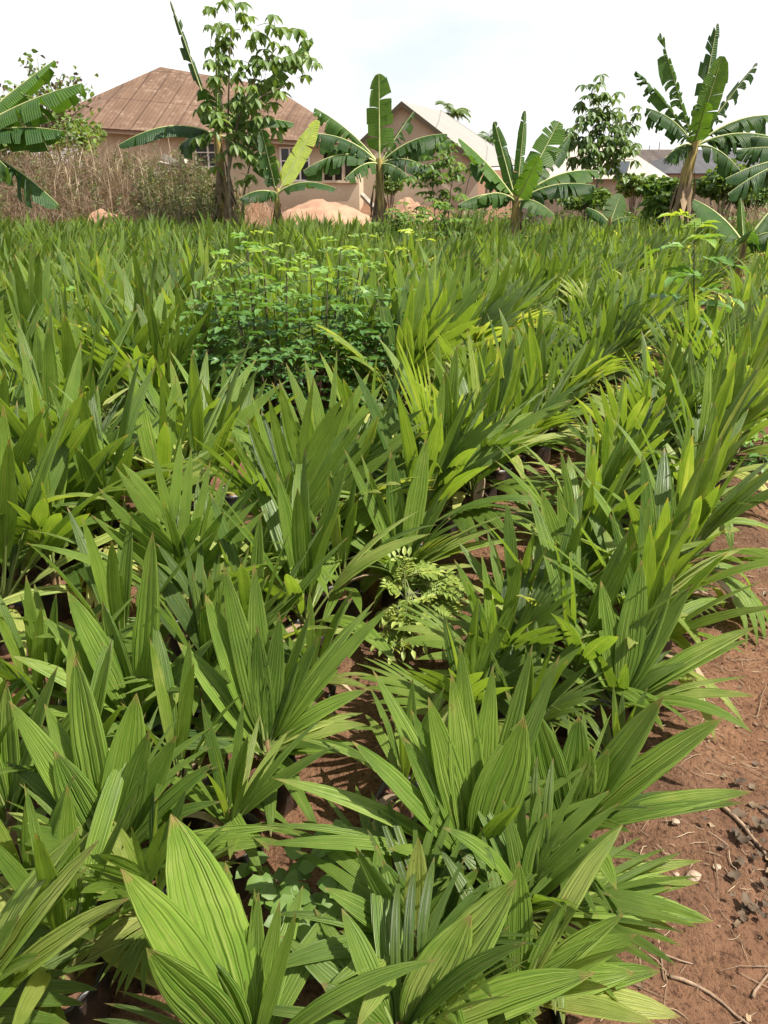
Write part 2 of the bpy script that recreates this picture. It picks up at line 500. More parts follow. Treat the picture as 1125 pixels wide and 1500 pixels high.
LOD = {0: (10, 8), 1: (7, 4), 2: (4, 2)}
def frond(mb, pts, W, kind, lod, tint, side=None, r=None, mi=0, pet=0.26, spread=1.0):
    """A whole frond on a centre line: petiole and one, two or several blades."""
    r = r or rng
    n = len(pts) - 1
    m = LOD[lod][1]
    h = pts[-1] - pts[0]
    if side is None:
        side = Vector((-h.y, h.x, 0))
        side = side.normalized() if side.length > 1e-4 else Vector((1, 0, 0))
    Lg = sum((pts[i + 1] - pts[i]).length for i in range(n))
    k0 = max(1, int(round(n * pet)))
    if lod < 2:
        mb.tube([tuple(p) for p in pts[:k0 + 2]], [0.0065, *([0.0042] * k0), 0.0022][:k0 + 2], 4 if lod else 5, tint, mi + 1)
    s0 = pts[max(0, k0 - 1):]
    if lod == 2: s0 = pts
    nn = len(s0) - 1
    pl = 0.05 if lod < 2 else 0
    def dev(sgn, k, pw=1.15, lift=0.0):
        return [p + side * (sgn * k * Lg * (i / nn) ** pw) + Vector((0, 0, lift * Lg * (i / nn) ** 2)) for i, p in enumerate(s0)]
    if kind == 'blade':
        lobe(mb, s0, side, W, m, pl, tint, cup=0.22)
    elif kind == 'bifid':
        k = 0.16 * spread
        for sg in (-1, 1):
            q = dev(sg, k * r.uniform(0.8, 1.2), 1.1, r.uniform(-0.05, 0.03))
            if r.random() < 0.5 and nn > 3: q = q[:-1]
            lobe(mb, q, side + Vector((0, 0, sg * -0.25)), W * 0.78, m, pl, tint + r.uniform(-.06, .06), 0.62, 0.9)
    else:   # 'split': several narrower blades leave the rachis one after the other
        per = 3 if kind == 'split' else 4
        for sg in (-1, 1):
            for q in range(per):
                a0 = q / (per + 0.6)
                st = int(round(a0 * nn * 0.62))
                src = s0[st:]
                if len(src) < 3: continue
                g = len(src) - 1
                ang = (0.34 - 0.055 * q) * spread * r.uniform(0.85, 1.15)
                ln = (1.0 - 0.10 * (per - q) * 0.8)
                lift = r.uniform(-0.06, 0.02)
                pp = [src[0] + (p - src[0]) * ln + side * (sg * ang * Lg * (i / g) ** 1.05 * (1 - st / nn * 0.4)) + Vector((0, 0, lift * Lg * (i / g) ** 2)) for i, p in enumerate(src)]
                lobe(mb, pp, side + Vector((0, 0, sg * -0.35)), W * (0.46 if per == 3 else 0.34), max(2, m // 2), pl * 1.3, tint + r.uniform(-.08, .08), 0.6, 0.8)
        lobe(mb, s0, side, W * 0.34, max(2, m // 2), pl, tint, 0.6, 0.9)

def seedling_fronds(r, lod, style):
    """Specs of one seedling's fronds: list of (points, width, kind, tint, pet). Base at z=0 (top of the bag)."""
    nfr = r.randint(10, 12)
    a0 = r.uniform(0, 6.28)
    specs = []
    for i in range(nfr):
        f = i / (nfr - 1)                       # 0 youngest, 1 oldest
        az = a0 + i * 2.39996 + r.uniform(-.25, .25)
        el = R(87) - R(57) * f ** 1.35 + R(r.uniform(-6, 6))
        bend = R(8) + R(78) * f ** 1.8 * r.uniform(0.6, 1.3)
        Lg = (0.44 + 0.17 * math.sin(math.pi * (0.22 + 0.7 * f))) * r.uniform(0.88, 1.12)
        kind = 'blade' if f < 0.16 else r.choice(style)
        W = {'blade': 0.060, 'bifid': 0.074, 'split': 0.098, 'pinnate': 0.115}[kind] * r.uniform(0.85, 1.15)
        tint = 0.14 + 0.42 * r.random() + (0.62 * r.random() if f > 0.6 else 0) + (0.12 if f < 0.15 else 0)
        specs.append((curve((0.012 * math.cos(az), 0.012 * math.sin(az), 0.015 + 0.05 * (1 - f)), az, el, Lg, bend, LOD[lod][0], r.uniform(-.3, .3)), W, kind, tint, r.uniform(.2, .3)))
    return specs

STYLES = [['blade', 'bifid', 'bifid'], ['blade', 'bifid', 'split'], ['bifid', 'split', 'pinnate'], ['blade', 'blade', 'bifid'], ['split', 'bifid', 'blade'], ['pinnate', 'split', 'bifid']]
BAG_H = 0.15

def bag_mesh(r, mb=None, mi=0, top_mi=None):
    own = mb is None
    mb = mb or MB()
    ns, vs, fs = 18, [], []
    ph = [r.uniform(0, 6.28) for _ in range(4)]
    rings = [(-0.02, 0.066), (0.03, 0.076), (0.07, 0.080), (0.11, 0.077), (0.142, 0.075), (0.157, 0.079), (0.152, 0.071), (0.126, 0.068)]
    for z, rad in rings:
        for k in range(ns):
            th = 6.2832 * k / ns
            q = rad * (1 + 0.05 * math.sin(3 * th + ph[0] + z * 9) + 0.035 * math.sin(7 * th + ph[1] - z * 30)) + (0.004 * math.sin(11 * th + ph[2]))
            vs.append((q * math.cos(th), q * math.sin(th), z + 0.008 * math.sin(2 * th + ph[3]) * (z > .15)))
    for i in range(len(rings) - 1):
        for k in range(ns):
            fs.append((i * ns + k, i * ns + (k + 1) % ns, (i + 1) * ns + (k + 1) % ns, (i + 1) * ns + k))
    mb.add(vs, fs, None, 0.3, mi)
    return mb

def pot_soil(r, mb=None, mi=0):
    mb = mb or MB()
    vs, fs = [(0, 0, 0.138)], []
    for j, rad in enumerate((0.036, 0.0715)):
        for k in range(14):
            th = 6.2832 * k / 14
            vs.append((rad * math.cos(th), rad * math.sin(th), 0.134 + r.uniform(-.007, .010) - j * 0.004))
    for k in range(14):
        k2 = (k + 1) % 14
        fs.append((0, 1 + k, 1 + k2)); fs.append((1 + k, 15 + k, 15 + k2, 1 + k2))
    mb.add(vs, fs, None, 0.3, mi)
    return mb

def stem_mesh(r, mb=None, mi=0):
    mb = mb or MB()
    mb.tube([(0, 0, -0.03), (0.002, 0, 0.0), (0, 0.003, 0.04), (0, 0, 0.10)], [0.022, 0.019, 0.015, 0.007], 8, 0.3, mi)
    for k in range(5):       # dry sheath shreds at the collar
        a = r.uniform(0, 6.28)
        mb.add([(0.018 * math.cos(a), 0.018 * math.sin(a), 0.0), (0.018 * math.cos(a + .5), 0.018 * math.sin(a + .5), 0.0), (0.05 * math.cos(a + .2), 0.05 * math.sin(a + .2), 0.03 * r.uniform(-.5, 1.6))], [(0, 1, 2)], None, 0.3, mi)
    return mb

# near prototypes: lists of part meshes
NEAR, MID = [], []
for v in range(14):
    r = random.Random(100 + v)
    st = STYLES[v % len(STYLES)]
    fr = []
    for (pts, W, kind, tint, pet) in seedling_fronds(r, 0, st):
        mb = MB(); frond(mb, pts, W, kind, 0, tint, None, r, 0, pet)
        fr.append(mb.mesh('frond', [M['palm'], M['petiole']]))
    if v % 3 == 0:     # one withered lower frond
        az = r.uniform(0, 6.28); mb = MB()
        frond(mb, curve((0, 0, .02), az, R(40), .34, R(120), 10), .045, 'blade', 0, r.uniform(.2, .7), None, r, 0, .2)
        fr.append(mb.mesh('frond', [M['straw'], M['fibre']]))
    NEAR.append(fr)
for v in range(14):
    r = random.Random(300 + v)
    mb = MB()
    for (pts, W, kind, tint, pet) in seedling_fronds(r, 1, STYLES[v % len(STYLES)]):
        frond(mb, pts, W * 0.94, kind, 1, tint, None, r, 0, pet)
    bm2 = bag_mesh(r); bm2.v = [(x, y, z - BAG_H) for x, y, z in bm2.v]
    mb.add(bm2.v, bm2.f, None, 0.3, 2)
    MID.append(mb.mesh('palm_seedling', [M['palm'], M['petiole'], M['bag']]))
FAR = []
for v in range(8):
    r = random.Random(500 + v)
    mb = MB()
    for (pts, W, kind, tint, pet) in seedling_fronds(r, 2, [['blade', 'bifid'], ['bifid', 'split']][v % 2]):
        frond(mb, pts, W * 1.0, kind, 2, tint, None, r, 0, pet)
    FAR.append(mb)
BAGS = [bag_mesh(random.Random(40 + i)).mesh('polybag', M['bag']) for i in range(4)]
SOILS = [pot_soil(random.Random(60 + i)).mesh('potting_soil', M['soil_pot']) for i in range(4)]
STEMS = [stem_mesh(random.Random(80 + i)).mesh('stem', M['fibre']) for i in range(4)]

def link(name, me, parent, loc=(0, 0, 0)):
    o = bpy.data.objects.new(name, me)
    COL.objects.link(o); o.parent = parent; o.location = loc
    return o

def base_parts(root, r, sc=1.0):
    """polybag (> potting_soil) and stem under ROOT, whose origin is the bag's foot."""
    i = r.randrange(4)
    b = link('polybag', BAGS[i], root); b.rotation_euler = (0, 0, r.uniform(0, 6.28))
    link('potting_soil', SOILS[r.randrange(4)], b)
    link('stem', STEMS[r.randrange(4)], root, (0, 0, BAG_H - 0.015))

# ---- hero seedlings: (base px, py at bag top, label, fronds[(tip px, py, dY, width, arch, kind, tint)])
HERO = [
 ((372, 1560), 'pale green oil palm seedling with one wide fan frond, at the front of the aisle', [
   (250, 1192, .16, .135, .02, 'blade', .46), (176, 1272, .04, .095, .05, 'blade', .42), (330, 1262, .17, .05, .04, 'blade', .36), (434, 1335, .06, .030, .03, 'blade', .40), (398, 1300, .14, .05, .02, 'blade', .34),
   (214, 1388, -.05, .085, .02, 'blade', .30), (300, 1400, .05, .07, .20, 'blade', .2), (560, 1500, .02, .05, .12, 'blade', .3)]),
 ((585, 1535), 'yellow green oil palm seedling with one broad bright frond, nearest to the camera', [
   (757, 1288, .10, .105, .03, 'blade', .46), (872, 1425, .0, .085, .06, 'blade', .42), (690, 1340, .08, .10, .03, 'blade', .40), (500, 1330, .14, .05, .04, 'blade', .25), (800, 1480, .05, .07, .10, 'blade', .36), (470, 1440, .03, .05, .10, 'blade', .3)]),
 ((610, 1400), 'slender oil palm seedling with an upright yellowish spear, before the broad-fronded one', [
   (613, 1226, .03, .052, .0, 'blade', .56), (520, 1240, .05, .05, .04, 'blade', .22), (474, 1300, .02, .055, .03, 'blade', .34), (560, 1260, .08, .06, .02, 'blade', .2), (700, 1255, .08, .07, .05, 'bifid', .26), (745, 1330, .03, .06, .12, 'blade', .36), (495, 1360, -.02, .05, .12, 'blade', .3)]),
 ((694, 1285), 'large oil palm seedling with four broad pleated upright blades, mid front of the path bed', [
   (640, 985, .10, .085, .02, 'blade', .34), (768, 1050, .05, .125, .02, 'blade', .30), (696, 940, .16, .075, .02, 'blade', .30), (590, 1045, .10, .085, .03, 'blade', .22), (515, 1085, .03, .075, .05, 'blade', .24), (400, 1140, .02, .055, .12, 'blade', .40),
   (545, 980, .22, .05, .05, 'blade', .4), (800, 950, .2, .06, .03, 'bifid', .22), (380, 1215, -.05, .05, .10, 'blade', .3), (760, 1180, -.08, .06, .15, 'blade', .34)]),
 ((830, 1235), 'oil palm seedling with a V-shaped twin blade and fronds reaching over the dirt path', [
   (781, 1036, .05, .095, .0, 'blade', .26), (848, 1048, .07, .085, .0, 'blade', .24), (886, 1078, .03, .085, .02, 'blade', .38), (972, 1020, .06, .085, .04, 'blade', .30), (1062, 1050, .03, .085, .07, 'blade', .42), (1103, 1160, -.02, .070, .10, 'blade', .36),
   (1092, 1176, -.05, .05, .08, 'blade', .30), (880, 1160, -.02, .07, .02, 'blade', .34), (740, 1010, .15, .06, .03, 'blade', .22)]),
 ((770, 1345), 'oil palm seedling whose pale lower fronds arch over the soil of the path', [
   (1042, 1268, .05, .075, .10, 'blade', .56), (1046, 1350, -.05, .085, .16, 'blade', .50), (990, 1362, -.06, .06, .17, 'blade', .44), (985, 1300, .0, .06, .12, 'blade', .36), (800, 1190, .08, .065, .02, 'blade', .2), (745, 1220, .1, .06, .02, 'blade', .2), (920, 1340, -.02, .05, .1, 'blade', .26), (860, 1210, .08, .06, .04, 'bifid', .22), (680, 1240, .08, .06, .04, 'bifid', .25)]),
 ((760, 1470), 'low oil palm seedling with yellowing fronds bending down to the path', [
   (998, 1490, -.06, .07, .16, 'blade', .62), (930, 1425, .0, .075, .09, 'blade', .48), (830, 1310, .07, .065, .03, 'blade', .28), (760, 1260, .08, .062, .01, 'blade', .22), (925, 1350, .04, .07, .06, 'blade', .40), (960, 1500, -.1, .05, .12, 'blade', .5), (700, 1330, .08, .06, .04, 'blade', .25)]),
 ((-60, 1505), 'oil palm seedling with two long pale fronds pointing up beside the aisle', [
   (146, 1230, .06, .085, .03, 'blade', .42), (192, 1314, .0, .080, .06, 'blade', .46), (118, 1212, .12, .07, .10, 'blade', .42), (140, 1224, .14, .05, .12, 'blade', .46), (30, 1340, .02, .08, .02, 'blade', .5), (60, 1400, -.05, .07, .1, 'blade', .34)]),
 ((168, 1275), 'dark green oil palm seedling with a tall narrow fan, second bed beside the aisle', [
   (312, 1118, .02, .085, .03, 'blade', .24), (200, 1015, .10, .10, .0, 'blade', .24), (238, 1072, .05, .085, .01, 'blade', .22), (110, 960, .12, .09, .02, 'blade', .24), (30, 1010, .1, .08, .04, 'blade', .3), (80, 1100, .04, .09, .02, 'blade', .26), (420, 1225, -.02, .075, .14, 'blade', .40), (305, 1250, -.04, .05, .1, 'blade', .3), (10, 1190, -.03, .06, .12, 'blade', .45)]),
 ((20, 1215), 'oil palm seedling with an upright pleated frond at the edge of the second bed', [
   (85, 975, .06, .10, .0, 'blade', .26), (10, 1000, .1, .08, .0, 'blade', .36), (125, 1020, .08, .07, .02, 'blade', .3), (-60, 1010, .08, .08, .02, 'blade', .3), (-100, 1120, 0, .07, .08, 'blade', .3)]),
 ((392, 1110), 'oil palm seedling with drooping striped outer fronds, overhanging the bare soil of the aisle', [
   (550, 1052, .0, .075, .15, 'blade', .46), (528, 1098, -.05, .06, .14, 'blade', .46), (540, 1010, .06, .07, .12, 'blade', .3), (350, 830, .12, .08, .02, 'blade', .26), (300, 870, .1, .085, .02, 'blade', .24), (395, 900, .08, .075, .0, 'blade', .26), (465, 900, .08, .075, .03, 'blade', .28), (560, 880, .2, .07, .08, 'bifid', .45), (440, 1150, -.06, .06, .15, 'blade', .36), (260, 940, .08, .08, .04, 'blade', .28)]),
 ((205, 1080), 'tall oil palm seedling with one long upright blade above its neighbours, left of the aisle', [
   (224, 778, .10, .085, .0, 'blade', .34), (98, 865, .06, .085, .03, 'blade', .32), (60, 900, .06, .07, .05, 'blade', .32), (320, 930, .04, .075, .03, 'blade', .3), (150, 880, .1, .09, .02, 'blade', .22), (15, 960, -.02, .08, .1, 'blade', .44), (280, 1000, .0, .07, .05, 'blade', .26)]),
 ((372, 870), 'oil palm seedling with long spreading feathered fronds and a pale spear', [
   (238, 730, .06, .10, .04, 'blade', .36), (298, 700, .1, .10, .02, 'blade', .32), (425, 690, .1, .07, .0, 'blade', .36), (420, 755, .05, .085, .0, 'blade', .52), (365, 795, .02, .07, .02, 'blade', .56), (470, 800, .02, .07, .05, 'bifid', .3), (250, 830, 0, .06, .1, 'blade', .4), (520, 850, -.04, .06, .12, 'blade', .44)]),
 ((590, 850), 'oil palm seedling beside the small feathery weed, with stiff upright blades', [
   (512, 655, .08, .07, .02, 'blade', .30), (572, 660, .1, .08, .0, 'blade', .26), (625, 640, .1, .085, .0, 'blade', .44), (540, 690, .06, .06, .0, 'blade', .3), (662, 700, .06, .06, .02, 'bifid', .26), (772, 790, -.02, .07, .12, 'blade', .46), (745, 758, .02, .065, .12, 'blade', .40), (700, 830, -.06, .06, .12, 'blade', .58), (470, 760, 0, .06, .08, 'bifid', .3)]),
 ((845, 880), 'oil palm seedling with a tall pair of blades, halfway along the bed beside the path', [
   (800, 690, .06, .085, .0, 'blade', .32), (778, 750, .04, .07, .02, 'blade', .40), (858, 690, .08, .085, .0, 'blade', .26), (905, 720, .06, .08, .01, 'blade', .24), (965, 800, 0, .06, .07, 'blade', .4), (1050, 790, .0, .07, .1, 'blade', .36), (1062, 860, -.04, .06, .12, 'blade', .42), (720, 890, -.05, .05, .1, 'blade', .46)]),
 ((905, 1040), 'oil palm seedling with two long fronds lying out over the path', [
   (1108, 918, .06, .075, .10, 'blade', .40), (1100, 935, .02, .05, .08, 'blade', .30), (1010, 830, .12, .08, .04, 'blade', .28), (940, 820, .12, .09, .0, 'blade', .24), (880, 850, .1, .08, .0, 'blade', .26), (1110, 1020, -.03, .055, .12, 'blade', .40), (1122, 1005, -.06, .05, .12, 'blade', .45), (830, 900, .08, .07, .02, 'blade', .3), (770, 960, .02, .06, .06, 'blade', .36)]),
]
SEED_GROUP = 'oil palm seedlings standing in polybags in the beds'
hero_xy = []
for (bp, label, fl) in HERO:
    r = random.Random(int(bp[0] * 7 + bp[1]))
    b = ptz(bp[0], bp[1], BAG_H + 0.02)
    root = empty('palm_seedling', (b.x, b.y, 0), label, 'seedling', SEED_GROUP)
    hero_xy.append((b.x, b.y))
    base_parts(root, r)
    o0 = Vector((b.x, b.y, 0))
    for (tx, ty, dY, W, arch, kind, tint) in fl:
        tip = pt(tx, ty, max(0.5, b.y + dY)) - o0
        bb = Vector((r.uniform(-.008, .008), r.uniform(-.008, .008), BAG_H + 0.02 + r.uniform(0, .03)))
        pts = bez(bb, tip, arch + 0.03, 12)
        hd = Vector((tip.x, tip.y, 0))
        # upright blades turn their face to where the frond leans, spreading ones lie flat
        sidev = Vector((-hd.y, hd.x, 0))
        if hd.length < 0.16: sidev = Vector((1, r.uniform(-.5, .5), 0))
        else: sidev = sidev.normalized() + Vector((0.5 if sidev.x > 0 else -0.5, 0, 0)) * max(0, 1 - hd.length / 0.4)
        mb = MB()
        if kind == 'blade' and W < .09 and r.random() < .3: kind = 'bifid'
        frond(mb, pts, W * 0.95 * (1.12 if kind == 'bifid' else 1), kind, 0, tint * 1.3 + .04, sidev.normalized(), r, 0, 0.14, .45)
        mb.obj('frond', [M['palm'], M['petiole']], root)
    for k in range(8):       # lower fronds round the collar
        az = k * 2.4 + r.uniform(-.3, .3)
        pts = curve((0, 0, BAG_H + .02), az, R(r.uniform(30, 78)), r.uniform(.27, .42), R(r.uniform(20, 70)), 12)
        mb = MB(); frond(mb, pts, r.uniform(.04, .062), r.choice(['blade', 'bifid', 'split']), 0, r.uniform(.15, .62), None, r, 0, .2)
        mb.obj('frond', [M['palm'], M['petiole']], root)

# ---- the planted field
_a, _b = ptz(605, 965, 0.0), ptz(440, 1340, 0.0)
CLEAR = [(_a.x, _a.y - .05, .26), (_b.x, _b.y, .20)]
BUSH_XY = (-0.60, 4.75)
ORD = ['foremost', 'second', 'third', 'fourth', 'fifth', 'sixth', 'seventh', 'eighth', 'ninth', 'tenth', 'eleventh', 'twelfth', 'thirteenth', 'fourteenth', 'fifteenth', 'sixteenth', 'seventeenth', 'eighteenth', 'nineteenth', 'twentieth']
ORDB = ['first', 'second', 'third', 'fourth', 'fifth', 'sixth', 'seventh', 'eighth', 'ninth', 'tenth', 'eleventh', 'twelfth', 'thirteenth', 'fourteenth', 'fifteenth', 'sixteenth', 'seventeenth', 'eighteenth', 'nineteenth', 'twentieth']
cands = []
for bed in range(0, 24):
    rows = [(-0.34 - 1.03 * bed, 'path-side row'), (-0.68 - 1.03 * bed, 'inner row')]
    for ri, (c, rn) in enumerate(rows):
        k = 0
        s = 0.15 + 0.2 * (ri % 2) - 6
        rr = random.Random(bed * 10 + ri)
        while s < 26:
            s += 0.275 + rr.uniform(-.05, .05)
            p = DROW * s + NROW * (c + rr.uniform(-.05, .05))
            if p.y > 17.2 + rr.uniform(-.5, .5) or p.y < 0.55: continue
            q = proj((p.x, p.y, 0.5))
            if q is None or not (-140 < q[0] < 1270) or q[1] > 1700: continue
            if any((p.x - hx) ** 2 + (p.y - hy) ** 2 < 0.19 ** 2 for hx, hy in hero_xy): continue
            if p.y < (1.35 if bed == 0 else 0.9): continue
            if ((p.x - BUSH_XY[0] - .02) / 0.58) ** 2 + ((p.y - BUSH_XY[1] + .25) / 0.68) ** 2 < 1: continue
            if p.y > 13.2 and abs(p.x - 2.55) < 0.5 and p.y < 14.6: continue
            if any((p.x - zx) ** 2 + (p.y - zy) ** 2 < zr * zr for zx, zy, zr in CLEAR): continue
            cands.append((p.y, bed, rn, p, rr.random()))
for fx, fy in ((95, 1430), (235, 1345), (50, 1330), (335, 1225), (262, 1160), (300, 1020), (455, 1010), (120, 1165), (-30, 1180), (60, 1060), (935, 965), (960, 900), (830, 1010), (900, 1130), (800, 940), (985, 850), (760, 1090)):
    p = ptz(fx, fy, BAG_H)
    cands.append((proj((p.x, p.y, .3))[2] if False else p.y, 1 if fx < 480 else 0, 'path-side row' if fx < 480 else 'inner row', Vector((p.x, p.y, 0)), rng.random()))
cands.sort(key=lambda a: a[0])
N_NEAR, N_IND = 105, 300 - len(HERO)
def row_of(x, y):
    c = x * NROW.x + y * NROW.y
    b_, r_ = min(((b, q) for b in range(24) for q in (0, 1)), key=lambda a: abs(c + (0.34 + 0.34 * a[1]) + 1.03 * a[0]))
    return b_, ('path-side row', 'inner row')[r_]
cands = [(d, *row_of(p.x, p.y), p, rv) for d, _b, _r, p, rv in cands]
hero_rows = [(row_of(hx, hy), hy) for hx, hy in hero_xy]
cnt = {}
far = MB()
for idx, (d, bed, rn, p, rv) in enumerate(cands):
    r = random.Random(int(rv * 1e6))
    sc = (1.0 if bed == 0 else 1.04 if bed == 1 else 1.25) * (r.uniform(0.78, 1.16) if r.random() > .08 else .6)
    sc *= 1 - 0.24 * sm((p.y - 7) / 6)
    if bed < 2 and p.y < 2.6: sc *= 0.62 if p.y < 1.9 else 0.85
    rot = r.uniform(0, 6.28)
    lean = (r.uniform(-.13, .13), r.gauss(.08, .10))
    eul = (Matrix.Rotation(lean[1], 3, 'Y') @ Matrix.Rotation(lean[0], 3, 'X') @ Matrix.Rotation(rot, 3, 'Z')).to_euler()
    if idx < N_NEAR:
        k = cnt.get((bed, rn), 0); cnt[(bed, rn)] = k + 1
        k += sum(1 for rw, hy in hero_rows if rw == (bed, rn) and hy < p.y)
        where = 'of the bed beside the dirt path' if bed == 0 else f'of the {ORDB[bed]} bed from the path'
        root = empty('palm_seedling', (p.x, p.y, gz(p.x, p.y)), f'oil palm seedling, {ORD[min(k, 19)]} in the {rn} {where}', 'seedling', SEED_GROUP)
        base_parts(root, r)
        rm = Matrix.Rotation(rot, 4, 'Z')
        for me in NEAR[r.randrange(len(NEAR))]:
            f = link('frond', me, root, (0, 0, BAG_H))
            f.rotation_euler = eul
            f.scale = (sc, sc, sc * r.uniform(0.95, 1.08))
    elif idx < N_IND:
        where = 'bed beside the dirt path' if bed == 0 else f'{ORDB[bed]} bed from the path'
        o = bpy.data.objects.new('palm_seedling', MID[r.randrange(len(MID))])
        COL.objects.link(o)
        o.location = (p.x, p.y, BAG_H + gz(p.x, p.y))
        o.rotation_euler = eul
        o.scale = (sc, sc, sc * r.uniform(0.92, 1.12))
        tag(o, f'oil palm seedling in the crowded middle stretch of the {where}', 'seedling', f'seedlings in the middle stretch of the {where}')
    else:
        src = FAR[r.randrange(len(FAR))]
        ca, sa = math.cos(rot) * sc, math.sin(rot) * sc
        dt = r.uniform(-.16, .14)
        z0 = BAG_H + gz(p.x, p.y)
        zs = sc * r.uniform(0.9, 1.15)
        far.add([(p.x + x * ca - y * sa + lean[1] * 1.3 * z, p.y + x * sa + y * ca + lean[0] * z, z0 + z * zs) for x, y, z in src.v], src.f, src.uv, [t + dt for t in src.t])
tag(far.obj('far_seedlings', M['palm']), 'mass of small oil palm seedlings filling the far end of the field', None, None, 'stuff')
print('SEEDLINGS', len(cands), 'near', min(N_NEAR, len(cands)), 'cut depth', cands[min(N_NEAR, len(cands) - 1)][0], cands[min(N_IND, len(cands) - 1)][0])

# ------------------------------------------------------------------ banana plants
def banana_leaf(mb, pts, W, r, tint, tatter=0.5, droop=0.5, sidehint=None):
    n = len(pts) - 1
    fr = []
    for i, p in enumerate(pts):
        tg = (pts[min(i + 1, n)] - pts[max(i - 1, 0)]).normalized()
        h = Vector((-tg.y, tg.x, 0)) if sidehint is None else sidehint - tg * sidehint.dot(tg)
        if h.length < 0.15: h = Vector((1, 0.3, 0)) - tg * Vector((1, 0.3, 0)).dot(tg)
        h.normalize()
        nm = h.cross(tg)
        if nm.z < 0: nm = -nm
        fr.append((p, tg, h, nm))
    def at(t):
        x = min(max(t, 0), 0.9999) * n
        i = int(x); f = x - i
        a, b = fr[i], fr[i + 1]
        return a[0].lerp(b[0], f), a[2].lerp(b[2], f).normalized(), a[3].lerp(b[3], f).normalized()
    mb.tube([tuple(p) for p in pts], [0.022 * (1 - 0.85 * i / n) * (W / 0.5) ** 0.5 for i in range(n + 1)], 6, tint, 1)
    def wid(t):
        u = (t - 0.10) / 0.90
        return 0 if u <= 0 else W * 0.5 * min(1, (u / 0.14) ** 0.6) * min(1.0, ((1 - u) / 0.30) ** 0.55 if u < 1 else 0)
    for sg in (-1, 1):
        t = 0.10
        sd = droop * r.uniform(0.7, 1.2)
        while t < 0.995:
            dt = r.uniform(0.025, 0.06) if r.random() < tatter else r.uniform(0.08, 0.2)
            t1 = min(1.0, t + dt)
            dr = sd + r.uniform(-.25, .5) * (0.2 + tatter)
            sweep = r.uniform(0.02, 0.02 + 0.09 * (.3 + tatter))
            wv = r.uniform(1 - .45 * tatter, 1.06)
            grav = r.uniform(.2, 1.5) * max(0, tatter - .35)
            if r.random() < 0.05 * tatter: wv *= r.uniform(.3, .7)
            K = 3
            vs, uv, fs, tn = [], [], [], []
            na = 2
            gap = r.choice((0.0015, 0.003, 0.008)) if tatter > .3 else 0.0015
            for ia in range(na + 1):
                tt = t + (t1 - t) * ia / na
                for k in range(K + 1):
                    x = k / K
                    te = tt + sweep * x + (gap * x * (1 - ia) if ia != 1 else 0)
                    p, h, nm = at(te if x > 0 else tt)
                    ww = wid(min(tt, 0.985)) * wv
                    ang = dr * (0.35 + 0.65 * x)
                    q = p + h * (sg * ww * x * math.cos(ang)) - nm * (ww * x * math.sin(ang) * 0.55) - Vector((0, 0, 1)) * (ww * x * math.sin(ang) * 0.5) + nm * (0.012 * math.sin(ia * 3.14)) - Vector((0, 0, grav * ww * x * x))
                    vs.append(tuple(q)); uv.append((0.5 + sg * x * 0.5, tt * 0.9)); tn.append(tint + 0.05 * (x - .5))
            for ia in range(na):
                for k in range(K):
                    a = ia * (K + 1) + k
                    fs.append((a, a + 1, a + K + 2, a + K + 1))
            mb.add(vs, fs, uv, tn, 0)
            t = t1

def pseudostem(r, height, r0, r1, lean=(0, 0)):
    mb = MB()
    n = 9
    pts = [Vector((lean[0] * (i / n) ** 1.4, lean[1] * (i / n) ** 1.4, -0.1 + (height + 0.1) * i / n)) for i in range(n + 1)]
    mb.tube([tuple(p) for p in pts], [r0 + (r1 - r0) * i / n for i in range(n + 1)], 10, 0.3, 0)
    return mb, pts

def dead_skirt(r, pts, r0, amount):
    """Dry sheaths and dead leaf strips hanging down the stem."""
    mb = MB()
    top = pts[-1].z
    for k in range(amount):
        a = r.uniform(0, 6.28)
        z = r.triangular(0.30, 0.97, .62) * top
        ln = min(z, r.uniform(0.22, 0.6) * top)
        i = min(len(pts) - 1, int(z / top * (len(pts) - 1)))
        c = pts[i]
        o = Vector((math.cos(a), math.sin(a), 0)); s = Vector((-o.y, o.x, 0))
        wd = r.uniform(.025, .09)
        q = [c + o * (r0 * .9), c + o * (r0 * 1.3 + .03) - Vector((0, 0, ln * .5)), c + o * (r0 * 1.35 + r.uniform(.03, .55) * (1.1 - z / top)) - Vector((0, 0, ln))]
        lobe(mb, q, s + o * r.uniform(-.5, .5), wd * 2, 2, 0.15, .25 + .75 * r.random(), 0.3, 0.3)
    return mb

